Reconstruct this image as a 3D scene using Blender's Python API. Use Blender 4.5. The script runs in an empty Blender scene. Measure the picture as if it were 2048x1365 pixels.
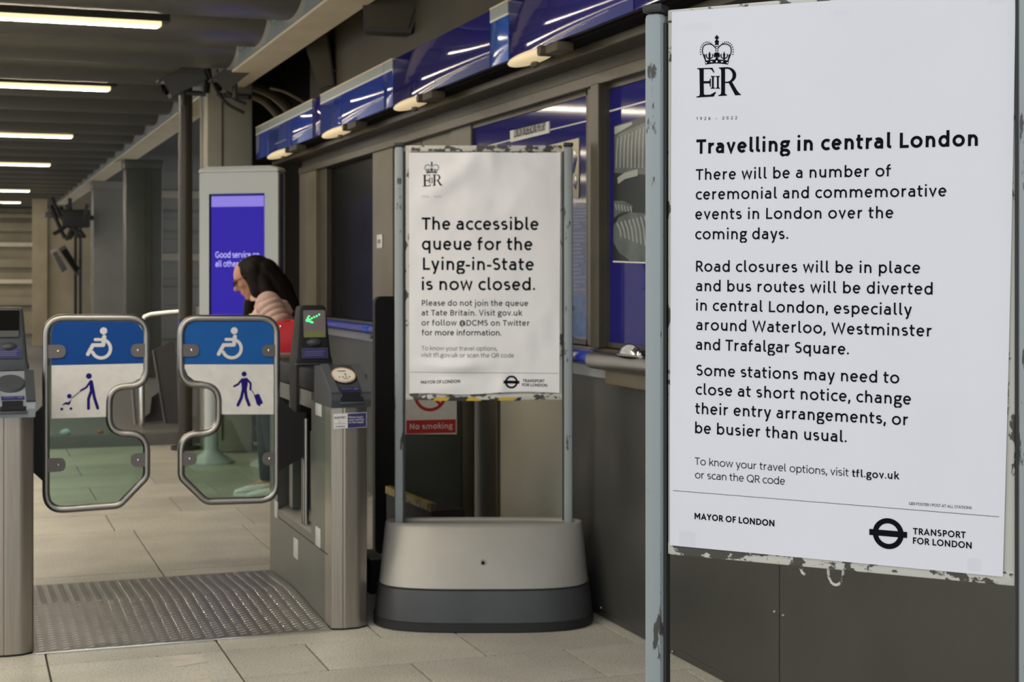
import bpy, bmesh, math, random
from math import sin, cos, pi, radians, tan, atan2, hypot, sqrt
from mathutils import Vector, Matrix, noise
random.seed(7)
S = bpy.context.scene
COL = S.collection

# ------------------------------------------------------------------ camera
FPX, HOR, CH = 3050.0, 553.0, 1.42          # focal length (px of a 2048 wide frame), horizon row, camera height
YAW = math.atan(0.3603)
CA, SA = cos(YAW), sin(YAW)
cam_d = bpy.data.cameras.new('camera')
cam = bpy.data.objects.new('camera', cam_d); COL.objects.link(cam)
cam.location = (0, 0, CH); cam.rotation_euler = (pi/2, 0, -YAW)
cam_d.sensor_width = 36; cam_d.lens = FPX/2048*36
cam_d.shift_y = (HOR-682.5)/2048
cam_d.clip_end = 300
cam_d.dof.use_dof = True; cam_d.dof.focus_distance = 2.85; cam_d.dof.aperture_fstop = 11.0
S.camera = cam
# ------------------------------------------------------------------ daylight and exposure
W = bpy.data.worlds.new('daylight'); S.world = W; W.use_nodes = True
bg = W.node_tree.nodes['Background']
bg.inputs['Color'].default_value = (0.92, 0.96, 1.0, 1); bg.inputs['Strength'].default_value = 1.0
S.view_settings.view_transform = 'Standard'; S.view_settings.look = 'None'
S.view_settings.gamma = 1; S.view_settings.use_curve_mapping = False
S.view_settings.exposure = 0.25

# building frame: x to the right (towards the wall), y along the wall, z up
def ray(px, py):
    a = (px-1024)/FPX
    return Vector((SA+CA*a, CA-SA*a, (HOR-py)/FPX))
C0 = Vector((0, 0, CH))
def at(px, py, Y): return C0+ray(px, py)*Y
def on_x(px, py, x): d = ray(px, py); return C0+d*(x/d.x)
def on_y(px, py, y): d = ray(px, py); return C0+d*(y/d.y)
def on_z(px, py, z): d = ray(px, py); return C0+d*((z-CH)/d.z)
def yx(px, x): return on_x(px, HOR, x).y      # y of the point where a picture column meets the plane at x
def zx(px, py, x): return on_x(px, py, x).z

# ------------------------------------------------------------------ materials
def newmat(name):
    m = bpy.data.materials.new(name); m.use_nodes = True
    return m, m.node_tree.nodes, m.node_tree.links, m.node_tree.nodes['Principled BSDF']
def srgb(r, g, b):
    f = lambda c: (c/255/12.92 if c/255 < .04045 else ((c/255+.055)/1.055)**2.4)
    return (f(r), f(g), f(b), 1)
def mat(name, col, rough=.5, metal=0, var=.0, scale=12, bump=0, bscale=60, coat=0, stretch=None, emit=None, es=0, spec=.5):
    m, n, l, b = newmat(name)
    if len(col) == 3: col = (*col, 1)
    b.inputs['Base Color'].default_value = col; b.inputs['Roughness'].default_value = rough; b.inputs['Metallic'].default_value = metal
    b.inputs['Coat Weight'].default_value = coat; b.inputs['Specular IOR Level'].default_value = spec
    if emit: b.inputs['Emission Color'].default_value = (*emit[:3], 1); b.inputs['Emission Strength'].default_value = es
    tc = n.new('ShaderNodeTexCoord'); mp = n.new('ShaderNodeMapping'); l.new(tc.outputs['Object'], mp.inputs[0])
    if stretch: mp.inputs['Scale'].default_value = stretch
    if var:
        t = n.new('ShaderNodeTexNoise'); t.inputs['Scale'].default_value = scale; t.inputs['Detail'].default_value = 5
        l.new(mp.outputs[0], t.inputs['Vector'])
        r = n.new('ShaderNodeValToRGB'); r.color_ramp.elements[0].position = .3; r.color_ramp.elements[1].position = .7
        r.color_ramp.elements[0].color = tuple(c*(1-var) for c in col[:3])+(1,)
        r.color_ramp.elements[1].color = tuple(min(1, c*(1+var)) for c in col[:3])+(1,)
        l.new(t.outputs[0], r.inputs[0]); l.new(r.outputs[0], b.inputs['Base Color'])
    if bump:
        t2 = n.new('ShaderNodeTexNoise'); t2.inputs['Scale'].default_value = bscale; t2.inputs['Detail'].default_value = 3
        l.new(mp.outputs[0], t2.inputs['Vector'])
        bp = n.new('ShaderNodeBump'); bp.inputs['Strength'].default_value = bump; bp.inputs['Distance'].default_value = .01
        l.new(t2.outputs[0], bp.inputs['Height']); l.new(bp.outputs[0], b.inputs['Normal'])
    return m
def chipped(name, base, chip, amount, scale=25, stretch=(1, 1, 1), rough=.5, soft=.03):
    """paint with chips and scuffs of a second colour"""
    m, n, l, b = newmat(name)
    tc = n.new('ShaderNodeTexCoord'); mp = n.new('ShaderNodeMapping'); mp.inputs['Scale'].default_value = stretch
    l.new(tc.outputs['Object'], mp.inputs[0])
    t = n.new('ShaderNodeTexNoise'); t.inputs['Scale'].default_value = scale; t.inputs['Detail'].default_value = 6; t.inputs['Roughness'].default_value = .62
    l.new(mp.outputs[0], t.inputs['Vector'])
    t2 = n.new('ShaderNodeTexNoise'); t2.inputs['Scale'].default_value = 5; l.new(tc.outputs['Object'], t2.inputs['Vector'])
    mx = n.new('ShaderNodeMath'); mx.operation = 'MULTIPLY_ADD'; mx.inputs[1].default_value = .55
    l.new(t2.outputs[0], mx.inputs[0]); l.new(t.outputs[0], mx.inputs[2])
    r = n.new('ShaderNodeValToRGB'); r.color_ramp.elements[0].position = amount; r.color_ramp.elements[1].position = amount+soft
    r.color_ramp.elements[0].color = (*base[:3], 1); r.color_ramp.elements[1].color = (*chip[:3], 1)
    l.new(mx.outputs[0], r.inputs[0]); l.new(r.outputs[0], b.inputs['Base Color'])
    b.inputs['Roughness'].default_value = rough
    return m
def glassy(name, tint, gl=.08, rough=.02):
    m, n, l, b = newmat(name); n.remove(b)
    tr = n.new('ShaderNodeBsdfTransparent'); tr.inputs[0].default_value = (*tint, 1)
    g = n.new('ShaderNodeBsdfGlossy'); g.inputs['Roughness'].default_value = rough
    mx = n.new('ShaderNodeMixShader'); mx.inputs[0].default_value = gl
    l.new(tr.outputs[0], mx.inputs[1]); l.new(g.outputs[0], mx.inputs[2]); l.new(mx.outputs[0], n['Material Output'].inputs[0])
    return m
def terrazzo(name):
    m, n, l, b = newmat(name)
    tc = n.new('ShaderNodeTexCoord'); oi = n.new('ShaderNodeObjectInfo')
    add = n.new('ShaderNodeVectorMath'); add.operation = 'ADD'
    l.new(tc.outputs['Object'], add.inputs[0])
    cmb = n.new('ShaderNodeVectorMath'); cmb.operation = 'SCALE'; cmb.inputs['Scale'].default_value = 1
    l.new(oi.outputs['Location'], cmb.inputs[0]); l.new(cmb.outputs[0], add.inputs[1])
    a = n.new('ShaderNodeTexNoise'); a.inputs['Scale'].default_value = 160; a.inputs['Detail'].default_value = 2
    c = n.new('ShaderNodeTexNoise'); c.inputs['Scale'].default_value = 2.2; c.inputs['Detail'].default_value = 4
    for t in (a, c): l.new(add.outputs[0], t.inputs['Vector'])
    r = n.new('ShaderNodeValToRGB'); e = r.color_ramp.elements
    e[0].position = .33; e[0].color = (.10, .09, .07, 1); e[1].position = .40; e[1].color = (.51, .49, .415, 1)
    e2 = r.color_ramp.elements.new(.62); e2.color = (.58, .56, .485, 1); e3 = r.color_ramp.elements.new(.74); e3.color = (.68, .66, .58, 1)
    l.new(a.outputs[0], r.inputs[0])
    r2 = n.new('ShaderNodeValToRGB'); r2.color_ramp.elements[0].position = .3; r2.color_ramp.elements[1].position = .7
    r2.color_ramp.elements[0].color = (.78, .78, .78, 1); r2.color_ramp.elements[1].color = (1.08, 1.08, 1.06, 1)
    l.new(c.outputs[0], r2.inputs[0])
    mx = n.new('ShaderNodeMix'); mx.data_type = 'RGBA'; mx.blend_type = 'MULTIPLY'; mx.inputs[0].default_value = 1
    l.new(r.outputs[0], mx.inputs[6]); l.new(r2.outputs[0], mx.inputs[7])
    v = n.new('ShaderNodeMapRange'); v.inputs[3].default_value = .9; v.inputs[4].default_value = 1.08; l.new(oi.outputs['Random'], v.inputs[0])
    mx2 = n.new('ShaderNodeVectorMath'); mx2.operation = 'SCALE'; l.new(mx.outputs[2], mx2.inputs[0]); l.new(v.outputs[0], mx2.inputs['Scale'])
    l.new(mx2.outputs[0], b.inputs['Base Color']); b.inputs['Roughness'].default_value = .42
    return m
M = dict(
 tile=terrazzo('terrazzo'), grout=mat('grout', (.05, .047, .04), .9),
 patch=mat('pale repair', (.56, .52, .44), .7, var=.1),
 dado=mat('grey dado panel', (.055, .055, .048), .42, var=.12, scale=3),
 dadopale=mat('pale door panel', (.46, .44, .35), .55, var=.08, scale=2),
 bronze=mat('bronze frame', (.082, .070, .047), .42, metal=.3, var=.15, scale=6),
 bronze_l=mat('pale bronze panel', (.15, .125, .082), .5, var=.12, scale=4),
 dark=mat('black recess', (.012, .011, .010), .9, spec=.05),
 darkglass=mat('dark window', (.008, .008, .007), .25, spec=.02),
 brown=mat('brown wall', (.085, .070, .045), .7, var=.12, scale=2),
 beige=mat('beige plaster', (.74, .65, .48), .7, var=.06, scale=3),
 beige_d=mat('dull beige cladding', (.33, .28, .19), .6, var=.15, scale=2),
 bluegrey=mat('blue grey steel', (.30, .34, .36), .45, var=.1),
 slat=mat('ceiling aluminium', (.17, .168, .152), .33, metal=.55, var=.08, scale=3, stretch=(.1, 1, 1)),
 slat_end=mat('slat end', (.62, .60, .55), .35, metal=.3),  # paler than the slats: light caught by the ends put into the colour
 ceil=mat('ceiling void', (.05, .05, .045), .8),
 concrete=mat('pale column', (.36, .34, .27), .6, var=.08, scale=3),
 greycol=mat('grey column', (.20, .195, .175), .5, var=.08, scale=3),
 greencol=mat('dark column', (.065, .07, .058), .4, var=.1, scale=3),
 lamp=mat('strip lamp', (1, .9, .7), .5, emit=(1, .88, .70), es=55.0),
 lampside=mat('strip lamp side', (1, .9, .7), .5, emit=(1, .80, .42), es=1.0),
 lampw=mat('lamp diffuser', (.9, .75, .5), .5, emit=(1, .78, .45), es=.35),
 steel=mat('satin steel', (.40, .38, .35), .33, metal=1, var=.05, scale=8), clipsteel=mat('dull clip steel', (.17, .155, .145), .45, metal=.6),
 brushed=mat('brushed steel', (.36, .325, .285), .32, metal=.85, var=.10, scale=30, stretch=(6, 6, .15)),
 gatebody=mat('gate body steel', (.15, .15, .135), .40, metal=.45, var=.08, scale=5),
 gatedark=mat('gate charcoal', (.018, .018, .019), .6, spec=.15),
 gategrey=mat('gate grey plastic', (.050, .055, .062), .42, spec=.4),
 gateridge=mat('gate ridge plastic', (.085, .093, .103), .42),
 gatelight=mat('gate pale plastic', (.22, .25, .28), .4),
 plate=mat('chequer plate', (.17, .165, .155), .40, metal=.6, var=.15, scale=5),
 plate_hi=mat('chequer lozenge', (.70, .69, .66), .28, metal=.75),
 glass=glassy('gate glass', (.665, .775, .72), .035),
 lens=glassy('spectacle lens', (.62, .58, .55), .06),
 film=glassy('clear tape', (.985, .985, .99), .05, .2),
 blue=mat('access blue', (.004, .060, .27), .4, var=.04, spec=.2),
 blue_lit=mat('access blue lit', (.012, .105, .37), .4, var=.04, spec=.2),  # same film blue, stronger light on the right leaf painted in
 white=mat('sign white', (.74, .72, .68), .5, var=.06, scale=25),
 picto=mat('pictogram white', (.72, .70, .67), .5), navy=mat('pictogram navy', (.020, .012, .165), .8, spec=.1),
 paper=mat('poster paper', (.77, .765, .82), .55, var=.015, scale=4, spec=.3),
 paper2=mat('creased paper', (.88, .865, .875), .5, var=.02, scale=5, spec=.35),
 ink=mat('black ink', (.006, .007, .011), .9, spec=.06), ink2=mat('grey ink', (.16, .16, .165), .9, spec=.06), ink3=mat('soft ink', (.03, .032, .035), .9, spec=.06),
 postpaint=chipped('post paint', srgb(150, 158, 160), (.06, .06, .055), .895, 28, (1, 1, .30)),
 framepaint=chipped('chipped frame paint', (.62, .60, .54), (.085, .08, .065), .845, 22, (1, 1, .6)),
 framelow=chipped('badly chipped paint', (.60, .58, .52), (.07, .065, .055), .79, 34, (.7, 1, 1.0)),
 capblack=mat('black cap', (.022, .022, .022), .4),
 basesilver=mat('silver base shell', (.33, .32, .295), .45, metal=.3, var=.05, scale=6),
 baseskirt=mat('dark grey skirt', (.040, .042, .044), .38, var=.25, scale=4),
 rubber=mat('black rubber', (.012, .012, .012), .6),
 yellow=mat('hazard yellow', (.55, .38, .03), .5), hblack=mat('hazard black', (.02, .02, .02), .5),
 red=mat('sign red', (.48, .022, .018), .45), bagred=mat('red bag', (.62, .010, .025), .5),
 signblue=mat('board blue', (.016, .014, .165), .06, spec=.2),
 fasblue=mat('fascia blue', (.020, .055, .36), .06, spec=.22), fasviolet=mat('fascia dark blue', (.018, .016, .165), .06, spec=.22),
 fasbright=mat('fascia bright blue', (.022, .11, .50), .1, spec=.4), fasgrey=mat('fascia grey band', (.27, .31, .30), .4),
 photodark=mat('photo dark', (.012, .016, .015), .4), photomid=mat('photo mid grey', (.10, .115, .11), .4, var=.3, scale=10), photolight=mat('photo light', (.36, .38, .34), .4),
 cream=mat('cream print', (.62, .55, .36), .5), lightblue=mat('light blue print', (.08, .20, .52), .4, var=.3, scale=20),
 printtext=mat('print text', (.36, .36, .55), .5),
 railblue=mat('blue rail', (.018, .04, .36), .28, coat=.4), railgrey=mat('grey ledge', (.33, .33, .31), .35, metal=.4),
 kiosk=mat('kiosk silver', (.50, .54, .55), .40, metal=.1), kioskblue=mat('kiosk blue stripe', (.004, .02, .12), .35),
 screen=mat('kiosk screen', (.006, .004, .03), .15, emit=(.024, .010, .33), es=.85, spec=.15),
 screenh=mat('kiosk screen header', (.02, .02, .05), .2, emit=(.22, .17, .66), es=.85),
 screent=mat('kiosk screen text', (.4, .4, .7), .3, emit=(.36, .33, .78), es=.7),
 led=mat('green light', (.1, .9, .3), .4, emit=(.06, 1.0, .22), es=1.6),
 lcd=mat('gate screen', (.17, .14, .14), .3), olive=mat('screen olive band', (.18, .20, .05), .4),
 disc=mat('reader disc', (.78, .74, .64), .4), plateblue=mat('small blue plate', (.022, .020, .12), .4), paleprint=mat('pale print', (.10, .095, .19), .5),
 reflect=mat('white reflector', (.66, .66, .64), .4),
 skin=mat('skin', (.50, .25, .155), .5, var=.05), hair=mat('dark hair', (.010, .006, .005), .6, spec=.15, var=.3, scale=40, stretch=(1, 1, .1)),
 puffer=mat('pink puffer', (.60, .40, .335), .55, var=.06, scale=9), jeans=mat('dark jeans', (.012, .014, .022), .8, var=.2, scale=60),
 shoe=mat('white shoe', (.75, .76, .74), .6), lips=mat('lips', (.36, .09, .08), .5), eye=mat('eye', (.02, .015, .01), .2), specs=mat('spectacle frame', (.08, .008, .02), .3),
 pole=mat('dark pole', (.045, .038, .028), .35, metal=.3), camgrey=mat('camera grey', (.035, .035, .035), .5), camlight=mat('pale housing', (.22, .21, .20), .5),
 cable=mat('black cable', (.012, .012, .012), .6), conduit=mat('beige conduit', (.22, .17, .10), .5),
 speaker=mat('speaker grey', (.055, .050, .042), .5), board=mat('dark board', (.016, .015, .013), .5), greyboard=mat('grey board', (.11, .115, .105), .5),
 chrome=mat('bright chrome', (.80, .78, .75), .12, metal=1), litter=mat('pale blue paper', (.45, .62, .66), .7), litterred=mat('orange red scrap', (.45, .09, .03), .7),
 kerb=mat('kerb stone', (.14, .135, .13), .6, var=.1), steelwhite=mat('white barrier rail', (.55, .57, .55), .4),
)

# ------------------------------------------------------------------ mesh helpers
class MB:
    def __init__(s): s.v = []; s.f = []
    def add(s, vs, fs):
        o = len(s.v); s.v += [tuple(v) for v in vs]; s.f += [tuple(i+o for i in f) for f in fs]; return s
    def box(s, x0, x1, y0, y1, z0, z1, bev=0):
        x0, x1 = min(x0, x1), max(x0, x1); y0, y1 = min(y0, y1), max(y0, y1); z0, z1 = min(z0, z1), max(z0, z1)
        if bev > 0:
            bm = bmesh.new(); bmesh.ops.create_cube(bm, size=1)
            for v in bm.verts: v.co = ((x0+x1)/2+v.co.x*(x1-x0), (y0+y1)/2+v.co.y*(y1-y0), (z0+z1)/2+v.co.z*(z1-z0))
            bmesh.ops.bevel(bm, geom=bm.edges[:], offset=bev, segments=2, affect='EDGES', profile=.5)
            bm.verts.index_update()
            s.add([v.co[:] for v in bm.verts], [[v.index for v in f.verts] for f in bm.faces]); bm.free(); return s
        vs = [(x, y, z) for x in (x0, x1) for y in (y0, y1) for z in (z0, z1)]
        return s.add(vs, [(0, 1, 3, 2), (4, 6, 7, 5), (0, 4, 5, 1), (2, 3, 7, 6), (0, 2, 6, 4), (1, 5, 7, 3)])
    def rings(s, rs, cap=True, closed=True):
        n = len(rs[0]); vs = [p for r in rs for p in r]; fs = []
        for i in range(len(rs)-1):
            for j in range(n if closed else n-1):
                k = (j+1) % n; fs.append((i*n+j, i*n+k, (i+1)*n+k, (i+1)*n+j))
        if cap: fs.append(tuple(range(n-1, -1, -1))); fs.append(tuple((len(rs)-1)*n+j for j in range(n)))
        return s.add(vs, fs)
    def tube(s, pts, r, n=10, loop=False):
        pts = [Vector(p) for p in pts]; rs = []; N = len(pts); up = None
        rr = r if isinstance(r, (list, tuple)) else [r]*N
        for i, p in enumerate(pts):
            a = pts[(i-1) % N] if (loop or i > 0) else p; b = pts[(i+1) % N] if (loop or i < N-1) else p
            d = (b-a).normalized()
            if up is None: up = Vector((0, 0, 1)) if abs(d.z) < .9 else Vector((1, 0, 0))
            x = d.cross(up).normalized(); y = x.cross(d).normalized(); up = y
            rs.append([p+(x*cos(2*pi*j/n)+y*sin(2*pi*j/n))*rr[i] for j in range(n)])
        if loop: rs.append(rs[0]); return s.rings(rs, cap=False)
        return s.rings(rs)
    def cyl(s, p0, p1, r0, r1=None, n=20): return s.tube([p0, p1], [r0, r0 if r1 is None else r1], n)
    def lathe(s, c, prof, n=28, sx=1, sy=1):
        return s.rings([[(c[0]+r*cos(2*pi*j/n)*sx, c[1]+r*sin(2*pi*j/n)*sy, c[2]+z) for j in range(n)] for r, z in prof])
    def prism(s, pts, fn, d0, d1):
        """2-D outline pts, fn(a,b,d) -> 3-D point, extruded from depth d0 to d1"""
        n = len(pts); vs = [fn(a, b, d0) for a, b in pts]+[fn(a, b, d1) for a, b in pts]
        fs = [tuple(range(n)), tuple(range(2*n-1, n-1, -1))]+[(i, i+n, (i+1) % n+n, (i+1) % n) for i in range(n)]
        return s.add(vs, fs)
    def ball(s, c, r, n=16, m=10, rot=None):
        r = r if isinstance(r, (tuple, list)) else (r, r, r); vs = []; fs = []
        for i in range(m+1):
            t = pi*i/m
            for j in range(n):
                p = Vector((r[0]*sin(t)*cos(2*pi*j/n), r[1]*sin(t)*sin(2*pi*j/n), r[2]*cos(t)))
                if rot: p = rot @ p
                vs.append(p+Vector(c))
        for i in range(m):
            for j in range(n): fs.append((i*n+j, (i+1)*n+j, (i+1)*n+(j+1) % n, i*n+(j+1) % n))
        return s.add(vs, fs)
    def capsule(s, a, b, ra, rb, n=14):
        a = Vector(a); b = Vector(b); s.tube([a, b], [ra, rb], n); s.ball(a, ra, n, 8); s.ball(b, rb, n, 8); return s
def fix(me, smooth, ang=.6, clean=True):
    bm = bmesh.new(); bm.from_mesh(me)
    if clean: bmesh.ops.remove_doubles(bm, verts=bm.verts, dist=1e-6); bmesh.ops.recalc_face_normals(bm, faces=bm.faces)
    if smooth:
        for f in bm.faces: f.smooth = True
        for e in bm.edges:
            if len(e.link_faces) == 2 and e.calc_face_angle(0) > ang: e.smooth = False
    bm.to_mesh(me); bm.free()
def O(name, mb, m, parent=None, label=None, smooth=True, off=None, kind=None, clean=True):
    """link one mesh object; verts given in the root's frame plus off (world offset of the root)"""
    vs = mb.v if off is None else [(v[0]-off[0], v[1]-off[1], v[2]-off[2]) for v in mb.v]
    me = bpy.data.meshes.new(name); me.from_pydata([tuple(v) for v in vs], [], mb.f); me.update()
    fix(me, smooth, clean=clean)
    for mm in (m if isinstance(m, (list, tuple)) else [m]): me.materials.append(M[mm] if isinstance(mm, str) else mm)
    o = bpy.data.objects.new(name, me); COL.objects.link(o)
    if parent: o.parent = parent
    if label: o['label'] = label
    if kind: o['kind'] = kind
    return o
def tag(o, label, cat, group=None):
    o['label'] = label; o['category'] = cat
    if group: o['group'] = group
    return o
def thing(name, label, cat, loc=(0, 0, 0), rz=0, group=None):
    o = bpy.data.objects.new(name, None); COL.objects.link(o); o.location = loc; o.rotation_euler = (0, 0, rz)
    o.empty_display_size = .1
    return tag(o, label, cat, group)
def struct(name, mb, m, smooth=False):
    o = O(name, mb, m, smooth=smooth); o['kind'] = 'structure'; return o
def copy_tree(o, parent=None):
    c = o.copy(); COL.objects.link(c); c.parent = parent
    for ch in [k for k in o.children]: copy_tree(ch, c)
    return c
def fillet(pts, rad, n=7, closed=True):
    out = []; N = len(pts)
    for i in range(N):
        p = Vector(pts[i]); r = rad[i] if isinstance(rad, (list, tuple)) else rad
        a = Vector(pts[i-1]); b = Vector(pts[(i+1) % N])
        d1 = (a-p); d2 = (b-p); L1, L2 = d1.length, d2.length; d1.normalize(); d2.normalize()
        th = d1.angle(d2); t = min(r/tan(th/2), L1*.49, L2*.49) if r > 0 else 0
        if t < 1e-6: out.append(p); continue
        p1, p2 = p+d1*t, p+d2*t
        for k in range(n+1):
            s_ = k/n; out.append((1-s_)**2*p1+2*s_*(1-s_)*p+s_*s_*p2)
    return out

# ------------------------------------------------------------------ lettering: a monoline humanist sans drawn from strokes
def A_(cx, cy, rx, ry, a0, a1, n=18):
    return [(cx+rx*cos(radians(a0+(a1-a0)*i/n)), cy+ry*sin(radians(a0+(a1-a0)*i/n))) for i in range(n+1)]
def dia(cx, cy, r): return ('poly', [(cx-r, cy), (cx, cy-r), (cx+r, cy), (cx, cy+r)])
XH = .75
def scurve(Wd, H, h, a=42, b=-142):
    y = .52*H; t = A_(Wd/2, (H-h+y)/2, Wd/2-h, (H-h-y)/2, a, 270, 20); u = A_(Wd/2, (h+y)/2, Wd/2-h, (y-h)/2, 90, b, 20)
    return t+u[1:]
def glyph(ch, w):
    """-> (width, left class, right class, strokes); cap height = 1; classes r round, s straight, v slanted"""
    h = w/2; X = XH-h; T = 1-h; dr = .075+.24*w
    def arch(x0, x1, top=X, foot=0):
        cx = (x0+x1)/2; rx = (x1-x0)/2
        return A_(cx, top-.27, rx, .27, 180, 0, 14)+[(x1, foot)]
    if ch == 'a':
        Wd = .60; x = Wd-h
        return Wd, 'r', 's', [A_(x-.22, X-.17, .22, .17, 140, 0, 12)+[(x, 0)], [(x, .44), (.25, .44)]+A_(.25, (.44+h)/2, .25-h, (.44-h)/2, 90, 270, 12)+A_(.25, h+.16, x-.25, .16, -90, -20, 8)]
    if ch == 'b': Wd = .70; rx = (Wd-w)/2; return Wd, 's', 'r', [[(h, 0), (h, 1.07)], A_(h+rx, .375, rx, .39-h, 0, 360, 30)]
    if ch == 'c': return .60, 'r', 'v', [A_(.38, .375, .38-h, .39-h, 50, 310, 22)]
    if ch == 'd': Wd = .70; rx = (Wd-w)/2; return Wd, 'r', 's', [[(Wd-h, 0), (Wd-h, 1.07)], A_(h+rx, .375, rx, .39-h, 0, 360, 30)]
    if ch == 'e': return .68, 'r', 'r', [[(h, .385), (.68-h, .385)], A_(.34, .375, .34-h, .39-h, 2, 318, 26)]
    if ch == 'f': return .47, 'v', 'v', [[(.16, 0), (.16, .84)]+A_(.36, .84, .20, 1.07-h-.84, 180, 85, 10), [(0, X), (.42, X)]]
    if ch == 'g':
        return .66, 'r', 'v', [A_(.31, .50, .27-h*.6, .265-h, 0, 360, 26), [(.40, X+.005), (.67, X+.005)], A_(.19, .20, .09, .11, 110, 250, 8)+[(.22, .09), (.42, .085)]+A_(.42, -.09, .22-h*.4, .175-h*.2, 90, -90, 12)+[(.22, -.265)]+A_(.24, -.09, .21-h*.4, .175, 270, 100, 12)]
    if ch == 'h': return .62, 's', 's', [[(h, 0), (h, 1.07)], arch(h, .62-h)]
    if ch == 'i': return w, 's', 's', [[(h, 0), (h, XH)], dia(h, .99, dr)]
    if ch == 'j': return .26, 'v', 's', [[(.26-h, XH), (.26-h, -.12)]+A_(.26-h-.16, -.12, .16, .15, 0, -90, 8), dia(.26-h, .99, dr)]
    if ch == 'k': return .60, 's', 'v', [[(h, 0), (h, 1.07)], [(.55, XH), (.55-.03, XH-.03), (w, .34)], [(.24, .45), (.57, .03), (.595, 0)]]
    if ch == 'l': return .30, 's', 'v', [[(h, 1.07), (h, .19)]+A_(h+.17, .19, .17, .19-h, 180, 275, 10)]
    if ch == 'm': return 1.12, 's', 's', [[(h, 0), (h, XH)], arch(h, .56), arch(.56, 1.12-h)]
    if ch == 'n': return .62, 's', 's', [[(h, 0), (h, XH)], arch(h, .62-h)]
    if ch == 'o': return .78, 'r', 'r', [A_(.39, .375, .39-h, .39-h, 0, 360, 34)]
    if ch == 'p': Wd = .70; rx = (Wd-w)/2; return Wd, 's', 'r', [[(h, -.28), (h, XH)], A_(h+rx, .375, rx, .39-h, 0, 360, 30)]
    if ch == 'q': Wd = .70; rx = (Wd-w)/2; return Wd, 'r', 's', [[(Wd-h, -.28), (Wd-h, XH)], A_(h+rx, .375, rx, .39-h, 0, 360, 30)]
    if ch == 'r': return .44, 's', 'v', [[(h, 0), (h, XH)], A_(h+.27, X-.27, .27, .27, 180, 80, 12)]
    if ch == 's': return .54, 'r', 'r', [scurve(.54, XH, h)]
    if ch == 't': return .47, 'v', 'v', [[(.17, .97), (.17, .19)]+A_(.36, .19, .19, .19-h, 180, 285, 10), [(0, X), (.45, X)]]
    if ch == 'u': return .62, 's', 's', [[(.62-h, 0), (.62-h, XH)], [(h, XH)]+A_(.31, h+.27, .31-h, .27, 180, 360, 14)]
    if ch == 'v': return .68, 'v', 'v', [[(h*1.05, XH), (.34, h*.9), (.68-h*1.05, XH)]]
    if ch == 'w': return 1.02, 'v', 'v', [[(h, XH), (.27, h*.9), (.51, XH-h*.4), (.75, h*.9), (1.02-h, XH)]]
    if ch == 'x': return .62, 'v', 'v', [[(h, XH), (.62-h, 0)], [(.62-h, XH), (h, 0)]]
    if ch == 'y': return .68, 'v', 'v', [[(h, XH), (.35, .02)], [(.68-h, XH), (.30, -.20)]+A_(.18, -.165, .125, .105, -20, -95, 6)]
    if ch == 'z': return .58, 'v', 'v', [[(.04, X), (.52, X), (.05, h), (.56, h)]]
    if ch == 'A': return .92, 'v', 'v', [[(h, 0), (.46, T), (.92-h, 0)], [(.18, .31), (.74, .31)]]
    if ch == 'B': return .66, 's', 'r', [[(h, 0), (h, 1)], [(h, T), (.34, T)]+A_(.36, (T+.53)/2, .24-h*.5, (T-.53)/2, 90, -90, 12)+[(h, .53)], [(h, .53), (.36, .53)]+A_(.37, (.53+h)/2, .29-h, (.53-h)/2, 90, -90, 12)+[(h, h)]]
    if ch == 'C': return .86, 'r', 'v', [A_(.5, .5, .5-h, .515-h, 48, 312, 26)]
    if ch == 'D': return .84, 's', 'r', [[(h, 0), (h, 1)], [(h, T), (.36, T)]+A_(.36, .5, .48-h, .5-h, 90, -90, 20)+[(h, h)]]
    if ch == 'E': return .56, 's', 'v', [[(h, 0), (h, 1)], [(h, T), (.55, T)], [(h, .52), (.50, .52)], [(h, h), (.56, h)]]
    if ch == 'F': return .54, 's', 'v', [[(h, 0), (h, 1)], [(h, T), (.54, T)], [(h, .50), (.48, .50)]]
    if ch == 'G': return .92, 'r', 's', [A_(.5, .5, .5-h, .515-h, 48, 340, 26), [(.56, .46), (.92-h, .46), (.92-h, .12)]]
    if ch == 'H': return .78, 's', 's', [[(h, 0), (h, 1)], [(.78-h, 0), (.78-h, 1)], [(h, .52), (.78-h, .52)]]
    if ch == 'I': return w, 's', 's', [[(h, 0), (h, 1)]]
    if ch == 'K': return .72, 's', 'v', [[(h, 0), (h, 1)], [(.66, 1), (w, .45)], [(.26, .60), (.70, 0)]]
    if ch == 'L': return .58, 's', 'v', [[(h, 1), (h, 0)], [(h, h), (.58, h)]]
    if ch == 'M': return .95, 's', 's', [[(h, 0), (h, 1)], [(.95-h, 0), (.95-h, 1)], [(h, 1-h*.6), (.475, .36), (.95-h, 1-h*.6)]]
    if ch == 'N': return .82, 's', 's', [[(h, 0), (h, 1)], [(.82-h, 0), (.82-h, 1)], [(h, 1-h*.8), (.82-h, h*.8)]]
    if ch == 'O': return 1.0, 'r', 'r', [A_(.5, .5, .5-h, .515-h, 0, 360, 40)]
    if ch == 'P': return .62, 's', 'r', [[(h, 0), (h, 1)], [(h, T), (.32, T)]+A_(.33, (T+.44)/2, .29-h, (T-.44)/2, 90, -90, 14)+[(h, .44)]]
    if ch == 'Q': return 1.0, 'r', 'r', [A_(.5, .5, .5-h, .515-h, 0, 360, 40), [(.60, .27), (.92, -.05)]]
    if ch == 'R': return .68, 's', 'v', [[(h, 0), (h, 1)], [(h, T), (.32, T)]+A_(.33, (T+.47)/2, .29-h, (T-.47)/2, 90, -90, 14)+[(h, .47)], [(.30, .47), (.65, 0)]]
    if ch == 'S': return .62, 'r', 'r', [scurve(.62, 1.0, h, 45, -145)]
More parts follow.
